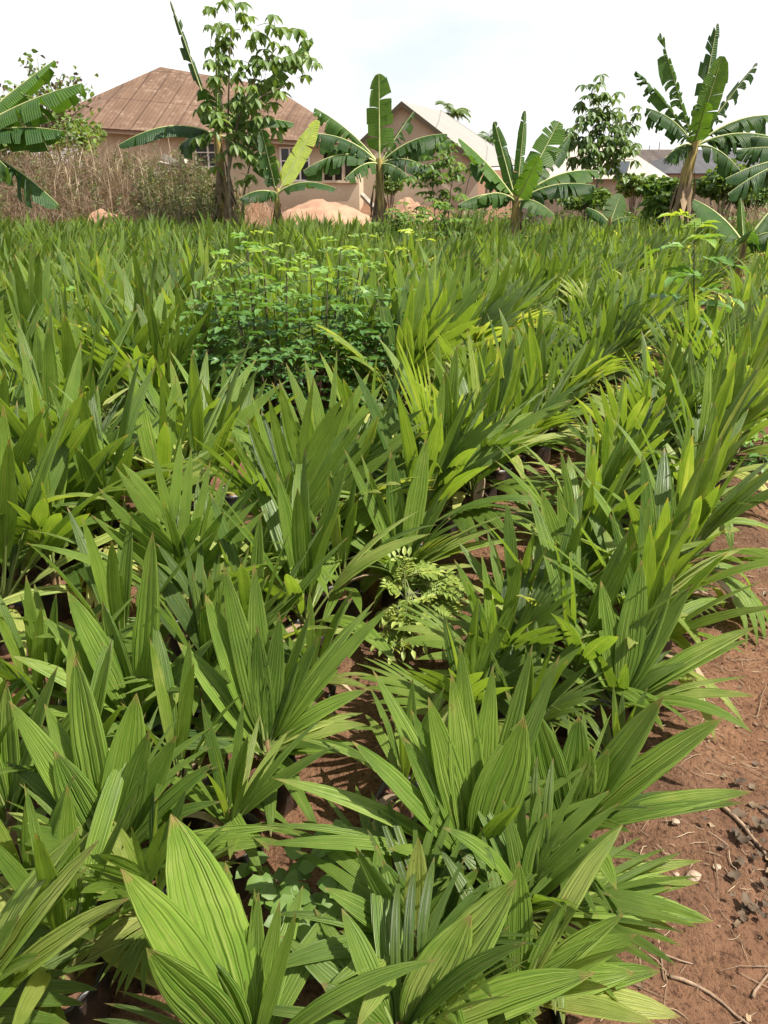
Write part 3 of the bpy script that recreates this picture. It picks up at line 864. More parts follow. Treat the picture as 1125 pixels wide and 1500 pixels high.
def banana(base_px, Y, crown_py, label, leaves, r0=0.09, seed=1, lean_px=0, skirt=16, zfix=None, tatter=0.6):
    r = random.Random(seed)
    c = pt(base_px + lean_px, crown_py, Y)
    b = pt(base_px, 700, Y)
    x0 = pt(base_px, crown_py, Y).x
    gx, gy = x0, Y
    g = gz(gx, gy)
    root = empty('banana_plant', (gx, gy, g), label, 'banana plant', 'banana plants along the far edge of the field')
    H = c.z - g
    mb, pts = pseudostem(r, H, r0, r0 * 0.62, (c.x - gx, 0))
    mb.obj('trunk', M['pseudo'], root)
    if skirt: dead_skirt(r, pts, r0, skirt).obj('dead_sheath', M['deadleaf'], root)
    o0 = Vector((gx, gy, g))
    for li, lf in enumerate(leaves):
        tx, ty, dY, W, arch, tint = lf[:6]
        tt = lf[6] if len(lf) > 6 else tatter
        dr = lf[7] if len(lf) > 7 else r.uniform(0.6, 1.0)
        tip = pt(tx, ty, Y + dY) - o0
        hint = None
        hx = tip - Vector((c.x - gx, 0, H))
        if hx.z > 0.9 * math.hypot(hx.x, hx.y): hint = Vector((1, r.uniform(-.5, .3), 0))
        pts2 = bez(Vector((c.x - gx, 0, H - 0.12)), tip, arch, 16)
        ragged = hint is not None and tt >= .6
        m2 = MB(); banana_leaf(m2, pts2, W * (.85 if ragged else 1.2), r, tint, tt, dr if hint is None or ragged else dr * .6, hint)
        m2.obj('leaf', [M['banana'], M['midrib']], root)
    return root

banana(-75, 11, 205, 'banana plant mostly outside the frame, its broad leaves reaching in over the dry bank', [
    (80, 88, .3, .50, .06, .34, .35, .5), (120, 122, -.2, .50, .10, .22, .5, .7), (92, 192, -.4, .48, .16, .12, .35, .8), (86, 300, -.3, .50, .26, .22, .5, .6), (-120, 60, .3, .5, .1, .3), (-220, 200, 0, .5, .2, .2), (10, 245, -.7, .45, .25, .2, .8, 1.0)], seed=2, skirt=6)
banana(318, 17.6, 190, 'tallest banana plant with a long tattered upright leaf, wrapped by a leafy tree', [
    (249, 0, .3, .42, .0, .16, .85, 1.0), (174, 212, -.5, .50, .26, .06, .12, .9), (457, 55, .2, .50, .05, .30, .5), (318, 38, .0, .14, .0, .42, .0, 1.3), (410, 265, -.4, .46, .24, .18, .4), (262, 215, .5, .5, .30, .14, .8, .9), (380, 120, .6, .5, .1, .34, .4), (300, 130, -.6, .46, .12, .2, .5), (430, 180, .5, .42, .22, .18)], seed=3, r0=.13, skirt=40)
banana(405, 16.5, 275, 'short banana plant with one glowing yellow green upright leaf', [
    (466, 176, .35, .27, .0, .92, .05, .25), (383, 190, .0, .36, .02, .26, .35), (492, 276, -.4, .44, .26, .16, .2, .5), (352, 290, -.2, .40, .26, .10, .2, .8), (395, 280, -.5, .30, .1, .2), (372, 205, .3, .36, .05, .22)], seed=4, r0=.075, skirt=22)
banana(556, 17.5, 232, 'banana plant with a broad upright centre leaf, before the gap between two houses', [
    (555, 108, .3, .50, .0, .40, .5, .25), (461, 158, .2, .46, .14, .18, .8, .8), (452, 196, -.3, .46, .24, .12, .6, .9), (444, 250, -.5, .46, .30, .16, .6, .8), (505, 262, -.6, .40, .26, .18, .6), (607, 162, .3, .42, .06, .22, .7), (655, 196, -.2, .48, .22, .20, .8, .8), (662, 205, .4, .46, .24, .14, .8, .9), (634, 250, -.5, .46, .26, .14, .4, .8), (470, 215, .5, .42, .2, .1, .7), (600, 260, -.6, .34, .2, .16)], seed=5, r0=.12, skirt=20)
banana(757, 13.6, 285, 'banana plant with splayed leaves and a rolled spear, standing among the far seedlings', [
    (724, 178, .2, .20, .0, .24, .1, 1.1), (769, 162, .1, .16, .0, .42, .0, 1.2), (819, 178, .3, .42, .0, .42, .4, .3), (833, 198, .5, .36, .04, .14, .5), (672, 202, .1, .42, .12, .26, .35, .5), (690, 240, .3, .40, .22, .2, .5), (671, 300, -.3, .38, .28, .12, .3, .8), (876, 250, .2, .44, .24, .18, .6, .7), (872, 272, -.2, .42, .22, .14, .6, .9), (812, 315, -.5, .40, .28, .18, .3, .6), (700, 290, -.5, .3, .25, .16), (790, 230, -.5, .30, .02, .52, .2)], seed=6, r0=.095, skirt=14)
banana(1006, 16.5, 205, 'big banana plant with frayed leaves against the white sky and a shaggy dead skirt', [
    (967, 48, .2, .42, .0, .12, .95, 1.0), (931, 104, .1, .42, .10, .10, .9, 1.0), (947, 158, -.3, .40, .20, .12, .8, .9), (974, 232, -.4, .40, .30, .12, .9, .9), (1051, 34, .2, .46, .0, .20, .6, .6), (1058, 82, -.2, .40, .0, .55, .3, .3), (1109, 92, .1, .42, .04, .16, .9, .9), (1175, 178, .2, .48, .28, .12, .8, .9), (1170, 215, -.2, .48, .24, .16, .8, .8), (1092, 260, -.5, .44, .30, .14, .7, .8), (1035, 150, -.6, .36, .0, .5, .3, .4), (1160, 240, .3, .46, .26, .1, .8)], seed=7, r0=.15, lean_px=12, skirt=60)
banana(1205, 15.5, 232, 'banana plant mostly outside the frame with leaves hanging in beside the big one', [
    (1062, 262, -.4, .46, .20, .10, .7, .9), (1078, 220, .2, .46, .20, .12, .8, .9), (1066, 284, -.6, .44, .24, .12, .6, .9), (1100, 200, .4, .46, .2, .12, .8), (1300, 200, 0, .46, .2, .14), (1240, 90, .2, .46, .05, .2)], seed=8, skirt=6)
banana(894, 15.8, 318, 'tiny banana sucker with one pale upright leaf among far seedlings', [
    (909, 284, .1, .34, .0, .5, .1, .4), (860, 304, -.1, .32, .18, .1, .2), (924, 318, -.2, .28, .2, .16, .2)], seed=9, r0=.05, skirt=3)
banana(1092, 10.5, 345, 'young banana plant with a wide dark leaf bending away from the big one', [
    (1016, 292, .3, .46, .18, .12, .05, .6), (1150, 285, .2, .40, .1, .2, .2), (1140, 340, -.2, .40, .26, .14, .2), (1105, 335, -.4, .34, .2, .16), (1085, 290, .2, .10, .0, .5, 0, 1.2)], seed=10, r0=.06, skirt=4)

# ------------------------------------------------------------------ leafy trees and bushes
def leaflet(mb, base, d, nrm, Lg, W, tint, fold=0.25):
    d = d.normalized()
    s = d.cross(nrm)
    if s.length < 1e-3: s = d.orthogonal()
    s.normalize(); nn = s.cross(d)
    up = nn * (W * fold)
    c = [base, base + d * (Lg * .33), base + d * (Lg * .68) - nn * (Lg * .03), base + d * Lg - nn * (Lg * .12)]
    l1, l2 = c[1] + s * (W * .5) + up, c[2] + s * (W * .40) + up * .8
    r1, r2 = c[1] - s * (W * .5) + up, c[2] - s * (W * .40) + up * .8
    vs = [tuple(x) for x in (c[0], c[1], c[2], c[3], l1, l2, r1, r2)]
    mb.add(vs, [(0, 4, 1), (1, 4, 5, 2), (2, 5, 3), (0, 1, 6), (1, 2, 7, 6), (2, 3, 7)], [(.5, 0), (.5, .33), (.5, .68), (.5, .9), (0, .33), (0, .68), (1, .33), (1, .68)], tint)

def rdir(r, zlo=-1, zhi=1):
    z = r.uniform(zlo, zhi); a = r.uniform(0, 6.2832); q = math.sqrt(max(0, 1 - z * z))
    return Vector((q * math.cos(a), q * math.sin(a), z))

def palmate(mb, p, out_, size, r, tint, nl=6, hang=0.8):
    """Palmate leaf: leaflets hanging in a ring from the end of a stalk."""
    out_ = out_.normalized()
    e = p + out_ * (size * r.uniform(.5, 1.0))
    mb.tube([tuple(p), tuple(p.lerp(e, .5) + Vector((0, 0, size * .06))), tuple(e)], 0.004 + size * .008, 3, tint, 1)
    a0 = r.uniform(0, 6.28)
    for k in range(nl):
        a = a0 + 6.2832 * k / nl
        h = Vector((math.cos(a), math.sin(a), 0)) + out_ * 0.25
        d = h * r.uniform(.55, .9) + Vector((0, 0, -hang * r.uniform(.5, 1.2)))
        leaflet(mb, e, d, Vector((0, 0, 1)) + h * .3, size * r.uniform(.75, 1.05), size * .41, tint + r.uniform(-.08, .08))

def pinnate(mb, p, d, Lg, r, tint, pairs=3, ll=0.06, mi=1, wd=0.55, droop=0.35):
    d = d.normalized()
    pts = [p + d * (Lg * t) - Vector((0, 0, droop * Lg * t * t)) for t in (0, .25, .5, .75, 1)]
    mb.tube([tuple(x) for x in pts], 0.0018, 3, tint, mi)
    s = d.cross(Vector((0, 0, 1)))
    if s.length < .1: s = Vector((1, 0, 0))
    s.normalize()
    nm = Vector((0, 0, 1)) + d * -.2
    for i in range(pairs):
        t = 0.30 + 0.62 * i / max(1, pairs)
        j = min(3, int(t * 4)); f = t * 4 - j
        q = pts[j].lerp(pts[j + 1], f)
        for sg in (-1, 1):
            leaflet(mb, q, s * sg + d * r.uniform(.3, .6) + Vector((0, 0, r.uniform(-.35, .1))), nm + rdir(r) * .3, ll * r.uniform(.8, 1.15), ll * wd, tint + r.uniform(-.05, .05))
    leaflet(mb, pts[-1], (pts[-1] - pts[-2]), nm, ll * 1.15, ll * wd, tint)

def palmate_tree(name, cat, label, base, stems, clusters, seed, size, mat='tree', dens=.85, rad=0.03, group=None, top_tint=0.3, per=5, hang=.8):
    """STEMS: polylines of (px, py, dY); CLUSTERS: (px, py, radius px, dY, count)."""
    r = random.Random(seed)
    bx, Y = base
    b = pt(bx, 300, Y); g = gz(b.x, Y)
    root = empty(name, (b.x, Y, g), label, cat, group)
    o0 = Vector((b.x, Y, g))
    tr = MB()
    for st in stems:
        pp = [pt(x, y, Y + dy) - o0 for x, y, dy in st]
        if st[0][1] > 295: pp[0].z = -0.1
        n = len(pp)
        tr.tube([tuple(p) for p in pp], [rad * (1 - .7 * i / max(1, n - 1)) for i in range(n)], 7, .3, 0)
    tr.obj('trunk', M['bark'], root)
    cr = MB()
    for (x, y, rp, dy, n) in clusters:
        c = pt(x, y, Y + dy) - o0
        rw = rp / F * Y * 1.1
        for k in range(max(1, int(n * dens))):
            d = rdir(r, -.6, 1)
            p = c + d * (rw * r.random() ** .6 * .8)
            palmate(cr, p, d + Vector((0, 0, .1)), size * r.uniform(.8, 1.15), r, top_tint * r.uniform(.4, 1.5), per, hang)
    cr.obj('crown', [M[mat], M['petiole']], root)
    return root

palmate_tree('leafy_tree', 'tree', 'leafy tree with hanging hand-shaped leaves wrapped round the tallest banana plant', (336, 16.8), [
    [(336, 330, 0), (335, 250, 0), (334, 170, 0), (336, 100, 0), (338, 40, 0)], [(335, 250, 0), (350, 170, .1), (375, 110, .2), (405, 70, .2)], [(348, 330, .1), (356, 290, .1), (366, 240, .1), (376, 200, .1)], [(335, 200, 0), (325, 150, -.2), (318, 110, -.2)], [(350, 170, 0), (385, 140, .1), (420, 125, .2)]], [
    (336, 32, 24, 0, 12), (362, 38, 18, .1, 8), (310, 48, 12, 0, 5), (330, 85, 22, 0, 9), (318, 110, 20, -.2, 8), (408, 62, 30, .2, 16), (432, 78, 20, .2, 10), (390, 100, 28, .2, 14), (418, 122, 24, .2, 10), (355, 130, 30, 0, 14), (330, 160, 26, 0, 12), (372, 150, 24, .1, 11), (345, 185, 28, -.1, 12), (325, 195, 20, -.2, 8), (380, 178, 22, .1, 9), (350, 215, 24, 0, 8), (372, 225, 18, .1, 6), (318, 235, 10, 0, 2), (345, 250, 14, 0, 3), (374, 262, 14, .1, 4), (388, 225, 12, .1, 3)], 21, 0.26, top_tint=.32, dens=.9)
palmate_tree('leafy_tree', 'tree', 'rounded leafy tree with hand-shaped leaves in front of the cream hipped roof', (877, 19.5), [
    [(872, 320, 0), (875, 260, 0), (878, 200, 0), (877, 140, 0)], [(875, 250, 0), (900, 210, .2), (908, 180, .2)], [(875, 260, 0), (850, 230, -.2), (845, 205, -.2)]], [
    (876, 132, 12, 0, 6), (876, 158, 20, 0, 9), (878, 185, 30, 0, 16), (908, 172, 18, .2, 9), (852, 205, 26, -.2, 13), (885, 215, 34, 0, 20), (912, 208, 18, .2, 9), (860, 232, 24, -.2, 12), (890, 240, 28, 0, 12), (838, 228, 12, -.2, 5), (905, 232, 16, .2, 6)], 22, 0.24, top_tint=.30, dens=1.7)
# shrub of young cassava before the brown gable
palmate_tree('cassava_shrub', 'shrub', 'pale green cassava shrub on thin stems beside the splayed banana plant', (652, 14.5), [
    [(640, 330, 0), (636, 290, 0), (628, 250, 0)], [(652, 330, 0), (660, 280, 0), (668, 235, 0)], [(662, 330, 0), (680, 290, .1), (690, 250, .1)]], [
    (628, 258, 24, 0, 18), (652, 242, 24, 0, 16), (672, 240, 26, 0, 18), (640, 280, 26, 0, 14), (690, 262, 20, .1, 12), (610, 275, 16, -.1, 8), (668, 290, 22, 0, 10), (640, 305, 24, 0, 12)], 23, 0.17, 'weed', .85, 0.014, top_tint=.42, per=5, hang=.5)
palmate_tree('feathery_shrub', 'shrub', 'low bright green shrub at the far edge below the cassava stems', (640, 13.0), [
    [(640, 345, 0), (640, 325, 0), (636, 310, 0)], [(642, 345, 0), (610, 322, 0)]], [
    (640, 318, 24, 0, 14), (600, 325, 20, 0, 12), (575, 328, 18, 0, 10), (665, 330, 18, 0, 10), (615, 345, 18, -.3, 10)], 29, 0.16, 'weed', .85, 0.012, top_tint=.5, per=6, hang=.3)

# rounded bushes behind the right-hand banana plants
def bush(name, cat, label, cx, cy, rx, ry, Y, seed, mat, tint, n, ls, group=None):
    r = random.Random(seed)
    c = pt(cx, cy, Y); g = gz(c.x, Y)
    root = empty(name, (c.x, Y, g), label, cat, group)
    sx, sz = rx / F * Y * 1.08, ry / F * Y * 1.2
    cz = c.z - g
    st = MB(); cr = MB()
    for k in range(9):
        d = rdir(r, .1, 1)
        e = Vector((d.x * sx * .7, d.y * sx * .6, cz + d.z * sz * .6))
        st.tube([(0, 0, -.1), tuple(e * .5 + Vector((0, 0, .1))), tuple(e)], [.025, .016, .006], 5)
    st.obj('trunk', M['bark'], root)
    lumps = [(rdir(r, -.5, 1), r.uniform(.55, 1.0)) for _ in range(16)]
    for k in range(n):
        d, q = r.choice(lumps)
        dd = (d * q + rdir(r) * 0.36)
        p = Vector((dd.x * sx, dd.y * sx * .8, cz + dd.z * sz))
        if p.z < 0.02: p.z = r.uniform(0.02, .2)
        leaflet(cr, p, rdir(r, -.8, .5), rdir(r, .2, 1), ls * r.uniform(.7, 1.3), ls * .55, tint * r.uniform(.3, 1.6))
    cr.obj('crown', M[mat], root)
    return root
bush('shrub', 'shrub', 'dark rounded shrub beside the trunk of the big banana plant', 1058, 276, 32, 22, 19, 31, 'tree', .34, 1500, .17)
bush('shrub', 'shrub', 'mid green shrub in front of the grey roof edge', 972, 290, 34, 18, 19.5, 32, 'weed', .34, 1300, .16)
bush('shrub', 'shrub', 'small dark shrub under the eave of the cream-roofed house', 932, 276, 20, 13, 23, 33, 'tree', .35, 800, .17)
bush('shrub', 'shrub', 'low shrub below the leafy tree beside the tiny banana sucker', 862, 294, 26, 14, 18.5, 34, 'tree', .32, 900, .15)
bush('shrub', 'shrub', 'ragged olive green shrub between the yellow trunk and the rusty-roofed house', 572, 270, 14, 16, 28, 36, 'tree', .4, 600, .17)
bush('shrub', 'shrub', 'pale leafy shrub among weeds below the big banana trunk', 975, 305, 24, 14, 16.8, 37, 'weed', .5, 700, .14)
bush('shrub', 'shrub', 'olive green shrub behind the frame-edge banana leaves', 1105, 292, 30, 16, 20, 38, 'weed', .36, 900, .16)

bush('shrub', 'shrub', 'brownish brush thicket at the near corner of the rusty-roofed house', 40, 196, 78, 40, 26, 39, 'tree', .42, 3200, .2)

# sparse tree behind the left banana leaves
def sparse_tree():
    r = random.Random(51)
    Y = 23.0
    b = pt(55, 300, Y); g = gz(b.x, Y)
    root = empty('sparse_tree', (b.x, Y, g), 'thin half-bare tree with brown and green leaves behind the banana leaves', 'tree')
    o0 = Vector((b.x, Y, g))
    tr, cr = MB(), MB()
    ends = [(8, 130), (38, 92), (55, 85), (68, 110), (92, 105), (100, 120), (112, 115), (128, 122), (78, 150), (115, 150), (90, 175), (40, 150), (10, 165), (132, 150), (60, 130)]
    fork = pt(62, 200, Y) - o0
    tr.tube([(0, 0, -.2), tuple(fork * .5 + Vector((.1, 0, 0))), tuple(fork)], [.07, .055, .045], 7)
    for ex, ey in ends:
        e = pt(ex, ey, Y + r.uniform(-.6, .6)) - o0
        m_ = fork.lerp(e, .5) + rdir(r) * .12
        tr.tube([tuple(fork), tuple(m_), tuple(e)], [.03, .018, .005], 5)
        for k in range(16):
            p = m_.lerp(e, r.uniform(.3, 1.1)) + rdir(r) * .24
            leaflet(cr, p, rdir(r, -1, .4), rdir(r), r.uniform(.12, .2), .11, r.uniform(.1, .5))
        for k in range(14):
            p = m_.lerp(e, r.uniform(-.1, 1.0)) + rdir(r) * .3
            leaflet(cr, p, rdir(r, -1, .2), rdir(r), r.uniform(.1, .17), .06, r.uniform(.1, .6), ) if False else None
            lv = MBD
            leaflet(lv, p, rdir(r, -1, .2), rdir(r), r.uniform(.1, .18), .08, r.uniform(.1, .5))
    tr.obj('trunk', M['bark'], root); cr.obj('crown', M['tree'], root)
    MBD.obj('withered_leaves', M['deadleaf'], root)
MBD = MB()
sparse_tree()

# coconut palms behind the pale roof
def coconut(px, py, Y, label, seed, size):
    r = random.Random(seed)
    c = pt(px, py, Y); g = gz(c.x, Y)
    root = empty('coconut_palm', (c.x, Y, g), label, 'palm tree', 'coconut palms behind the pale roof')
    H = c.z - g
    mb = MB(); mb.tube([(0, 0, -.2), (.1, 0, H * .5), (0, 0, H)], [.2, .15, .12], 8); mb.obj('trunk', M['bark'], root)
    cr = MB()
    for k in range(18):
        a = k * 2.4; el = R(r.uniform(5, 80))
        pts = curve((0, 0, H), a, el, size * r.uniform(.8, 1.1), R(r.uniform(60, 100)), 12)
        cr.tube([tuple(p) for p in pts], 0.02, 3, .2)
        for i in range(2, 13):
            for q in (0, .5):
                p = pts[min(i, 12)].lerp(pts[min(i, 11) - 1], q)
                tg = (pts[min(i, 12)] - pts[i - 1]).normalized()
                s = Vector((-math.sin(a), math.cos(a), 0))
                for sg in (-1, 1):
                    leaflet(cr, p, s * sg + tg * .7 - Vector((0, 0, .4)), Vector((0, 0, 1)), size * .28, .07, .2)
    cr.obj('crown', M['tree'], root)
coconut(662, 168, 62, 'coconut palm crown showing above the ridge of the pale roof', 61, 1.45)
coconut(716, 206, 70, 'lower coconut palm barely showing over the pale roof slope', 62, 1.3)

# ---- big leafy bush in the field, pinnate leaves on dark stems
def field_bush():
    r = random.Random(71)
    root = empty('leafy_bush', (BUSH_XY[0], BUSH_XY[1], 0), 'large dark green leafy bush with yellow tips growing up through the seedlings', 'bush')
    o0 = Vector((BUSH_XY[0], BUSH_XY[1], 0))
    st, cr = MB(), MB()
    tops = [(360, 345, .3), (335, 372, .1), (385, 365, .5), (420, 385, .2), (455, 375, .6), (500, 352, .5), (530, 372, .7), (480, 400, .2), (310, 420, .0), (290, 450, -.2), (345, 450, -.3), (400, 440, -.1), (440, 460, -.2), (510, 440, .2), (555, 430, .4), (565, 470, .3), (300, 500, -.4), (330, 530, -.5), (400, 520, -.5), (460, 530, -.4), (540, 520, -.1), (520, 570, -.3), (440, 590, -.6), (480, 620, -.6), (360, 580, -.5), (545, 480, .1), (480, 480, 0), (380, 480, -.2), (320, 560, -.5), (500, 640, -.5), (450, 650, -.6)]
    for i, (tx, ty, dy) in enumerate(tops):
        e = pt(tx, ty, BUSH_XY[1] + .15 + dy * .8) - o0
        b = Vector((e.x * .35 + r.uniform(-.12, .12), e.y * .3, -.03))
        m_ = Vector((e.x * .75 + b.x * .25, e.y * .7, e.z * .55))
        if i < 20:
            st.tube([tuple(b), tuple(m_), tuple(e)], [.010, .007, .003], 5)
        n = 10
        for k in range(n):
            t = 1 - (k / n) ** 1.3 * .62
            p = m_.lerp(e, (t - .38) / .62)
            a = k * 2.4 + r.uniform(-.4, .4)
            topness = sm((480 - ty) / 130) * sm((t - .45) / .5)
            d = Vector((math.cos(a), math.sin(a), .55 if t > .85 else .2))
            pinnate(cr, p, d, r.uniform(.14, .24), r, min(1, .12 + .2 * r.random() + .68 * topness * r.uniform(.6, 1)), r.choice([3, 3, 4]), r.uniform(.045, .085))
    st.obj('stem', M['stem_dark'], root)
    cr.obj('foliage', [M['bush'], M['stem_dark']], root)
field_bush()

def sapling(base_px, base_y, Y, top, label, seed, n, Lg, ll, tint0, name='sapling', mat='bush', rad=.008, pairs=3, spread=1.0):
    r = random.Random(seed)
    e = pt(top[0], top[1], Y)
    bx = pt(base_px, base_y, Y).x
    root = empty(name, (bx, Y, 0), label, name)
    e = e - Vector((bx, Y, 0))
    st, cr = MB(), MB()
    pts = [Vector((e.x * t ** 1.3 + r.uniform(-.01, .01), 0, -.05 + (e.z + .05) * t)) for t in (0, .25, .5, .75, 1)]
    st.tube([tuple(p) for p in pts], [rad, rad * .9, rad * .8, rad * .6, rad * .3], 6)
    for k in range(n):
        t = .35 + .65 * k / (n - 1)
        j = min(3, int(t * 4)); p = pts[j].lerp(pts[j + 1], t * 4 - j)
        a = k * 2.4 + 1.1
        d = Vector((math.cos(a) * spread, math.sin(a) * spread, .25 + .5 * sm((t - .8) / .2)))
        pinnate(cr, p, d, Lg * r.uniform(.8, 1.2) * (1 - .45 * sm((t - .7) / .3)), r, min(1, tint0 + .55 * sm((t - .72) / .28) + r.uniform(-.05, .08)), pairs, ll)
    st.obj('stem', M['stem_dark'], root); cr.obj('foliage', [M[mat], M['petiole']], root)
sapling(1018, 560, 5.6, (1016, 325), 'slim sapling with paired leaflets and a yellow tip, growing at the bed edge', 81, 15, .30, .125, .26)
sapling(570, 430, 7.6, (605, 345), 'thin yellowish sapling behind the leafy bush', 82, 12, .28, .08, .5)
sapling(100, 500, 6.0, (110, 430), 'low dark weed sapling among the seedlings near the field edge', 83, 12, .2, .06, .15)
sapling(1110, 690, 4.3, (1118, 640), 'broad-leaved weed beside the bend of the path', 84, 8, .2, .09, .26)

# feathery weed between the beds and a round-leaved climber
def feathery_weed():
    r = random.Random(91)
    b = ptz(600, 965, 0.0)
    root = empty('feathery_weed', (b.x, b.y, 0), 'small feathery weed with bright ferny leaflets in the aisle between beds', 'weed')
    st, cr = MB(), MB()
    e = pt(592, 835, b.y + .05) - b
    st.tube([(0, 0, -.02), tuple(e * .5), tuple(e)], [.006, .005, .003], 5)
    tips = [(660, 835, .02), (640, 860, -.05), (570, 850, .05), (600, 905, -.1), (575, 945, -.15), (650, 900, -.1), (620, 925, -.12), (560, 900, 0), (585, 800, .12), (640, 825, .1), (690, 850, .05), (680, 880, 0)]
    for k, (tx, ty, dy) in enumerate(tips):
        p = Vector((e.x, e.y, e.z)) * r.uniform(.5, 1)
        q = pt(tx, ty, b.y + dy) - b
        d = q - p
        for sub in (-1, 1, 0, -2, 2):
            dd = d + Vector((0, 0, 1)).cross(d) * (.28 * sub)
            pinnate(cr, p + d * (.25 if sub else .1), dd, d.length * (.7 if sub else .95), r, r.uniform(.6, .95), 10, .034, 1, .5, .2)
    st.obj('stem', M['petiole'], root); cr.obj('foliage', [M['weed'], M['petiole']], root)
feathery_weed()
def climber():
    r = random.Random(95)
    b = ptz(455, 1430, 0.0)
    root = empty('climbing_weed', (b.x, b.y, 0), 'climbing weed with small round leaflets twining up between the front seedlings', 'weed')
    st, cr = MB(), MB()
    for (tx, ty, dy) in [(500, 1215, .12), (485, 1290, .05), (400, 1290, .1), (420, 1330, .0), (380, 1265, .18), (440, 1255, .15), (468, 1380, -.05), (430, 1310, .05)]:
        q = pt(tx, ty, b.y + dy) - b
        pts = [Vector((q.x * t + .02 * math.sin(7 * t + tx), q.y * t, q.z * t)) for t in [i / 8 for i in range(9)]]
        st.tube([tuple(p) for p in pts], .0016, 4)
        for i in range(2, 9):
            for s in (-1, 1, -.4, .5):
                leaflet(cr, pts[i] + rdir(r) * .012, Vector((s, r.uniform(-.6, .3), r.uniform(-.3, .3))), Vector((r.uniform(-.4, .4), -.5, 1)), r.uniform(.03, .05), .034, r.uniform(.3, .6), .1)
    st.obj('stem', M['petiole'], root); cr.obj('foliage', M['weed'], root)
climber()

# ------------------------------------------------------------------ houses
def poly_obj(name, parent, o0, mat, pts, uvs=None, thick=0.0, smooth=False):
    """Flat panel through world points PTS with real thickness."""
    P = [Vector(p) - o0 for p in pts]
    n = (P[1] - P[0]).cross(P[2] - P[0]).normalized()
    mb = MB()
    k = len(P)
    if thick:
        vs = [tuple(p) for p in P] + [tuple(p - n * thick) for p in P]
        fs = [tuple(range(k)), tuple(range(2 * k - 1, k - 1, -1))] + [(i, i + k, (i + 1) % k + k, (i + 1) % k) for i in range(k)]
        uv = (uvs + uvs) if uvs else None
    else:
        vs, fs, uv = [tuple(p) for p in P], [tuple(range(k))], uvs
    mb.add(vs, fs, uv)
    return mb.obj(name, mat, parent, None, smooth)

def uvproj(pts, o, du, dv):
    return [((Vector(p) - o).dot(du), (Vector(p) - o).dot(dv)) for p in pts]

def window_part(root, o0, x0, x1, z0, z1, y, bars=2, hbar=True, depth=.14):
    """A framed window standing proud of a wall whose face lies at y (world); parts under it."""
    fr = MB(); t = .07
    a = lambda x, z, yy: (x - o0.x, yy - o0.y, z - o0.z)
    yf, yb = y - .05, y - .003
    fr.box(a(x0, z0, yf), a(x0 + t, z1, yb)); fr.box(a(x1 - t, z0, yf), a(x1, z1, yb))
    fr.box(a(x0 + t, z1 - t, yf), a(x1 - t, z1, yb)); fr.box(a(x0 + t, z0, yf), a(x1 - t, z0 + t, yb))
    for b in range(1, bars + 1):
        xx = x0 + (x1 - x0) * b / (bars + 1)
        fr.box(a(xx - .03, z0 + t, yf + .01), a(xx + .03, z1 - t, yb))
    if hbar:
        zz = z0 + (z1 - z0) * .6
        fr.box(a(x0 + t, zz - .02, yf + .016), a(x1 - t, zz + .02, yb))
    f = fr.obj('window', M['paint_white'], root, None, False)
    g = MB(); g.box(a(x0 + t, z0 + t, y - .02), a(x1 - t, z1 - t, y - .004))
    g.obj('pane', M['glass'], f, None, False)

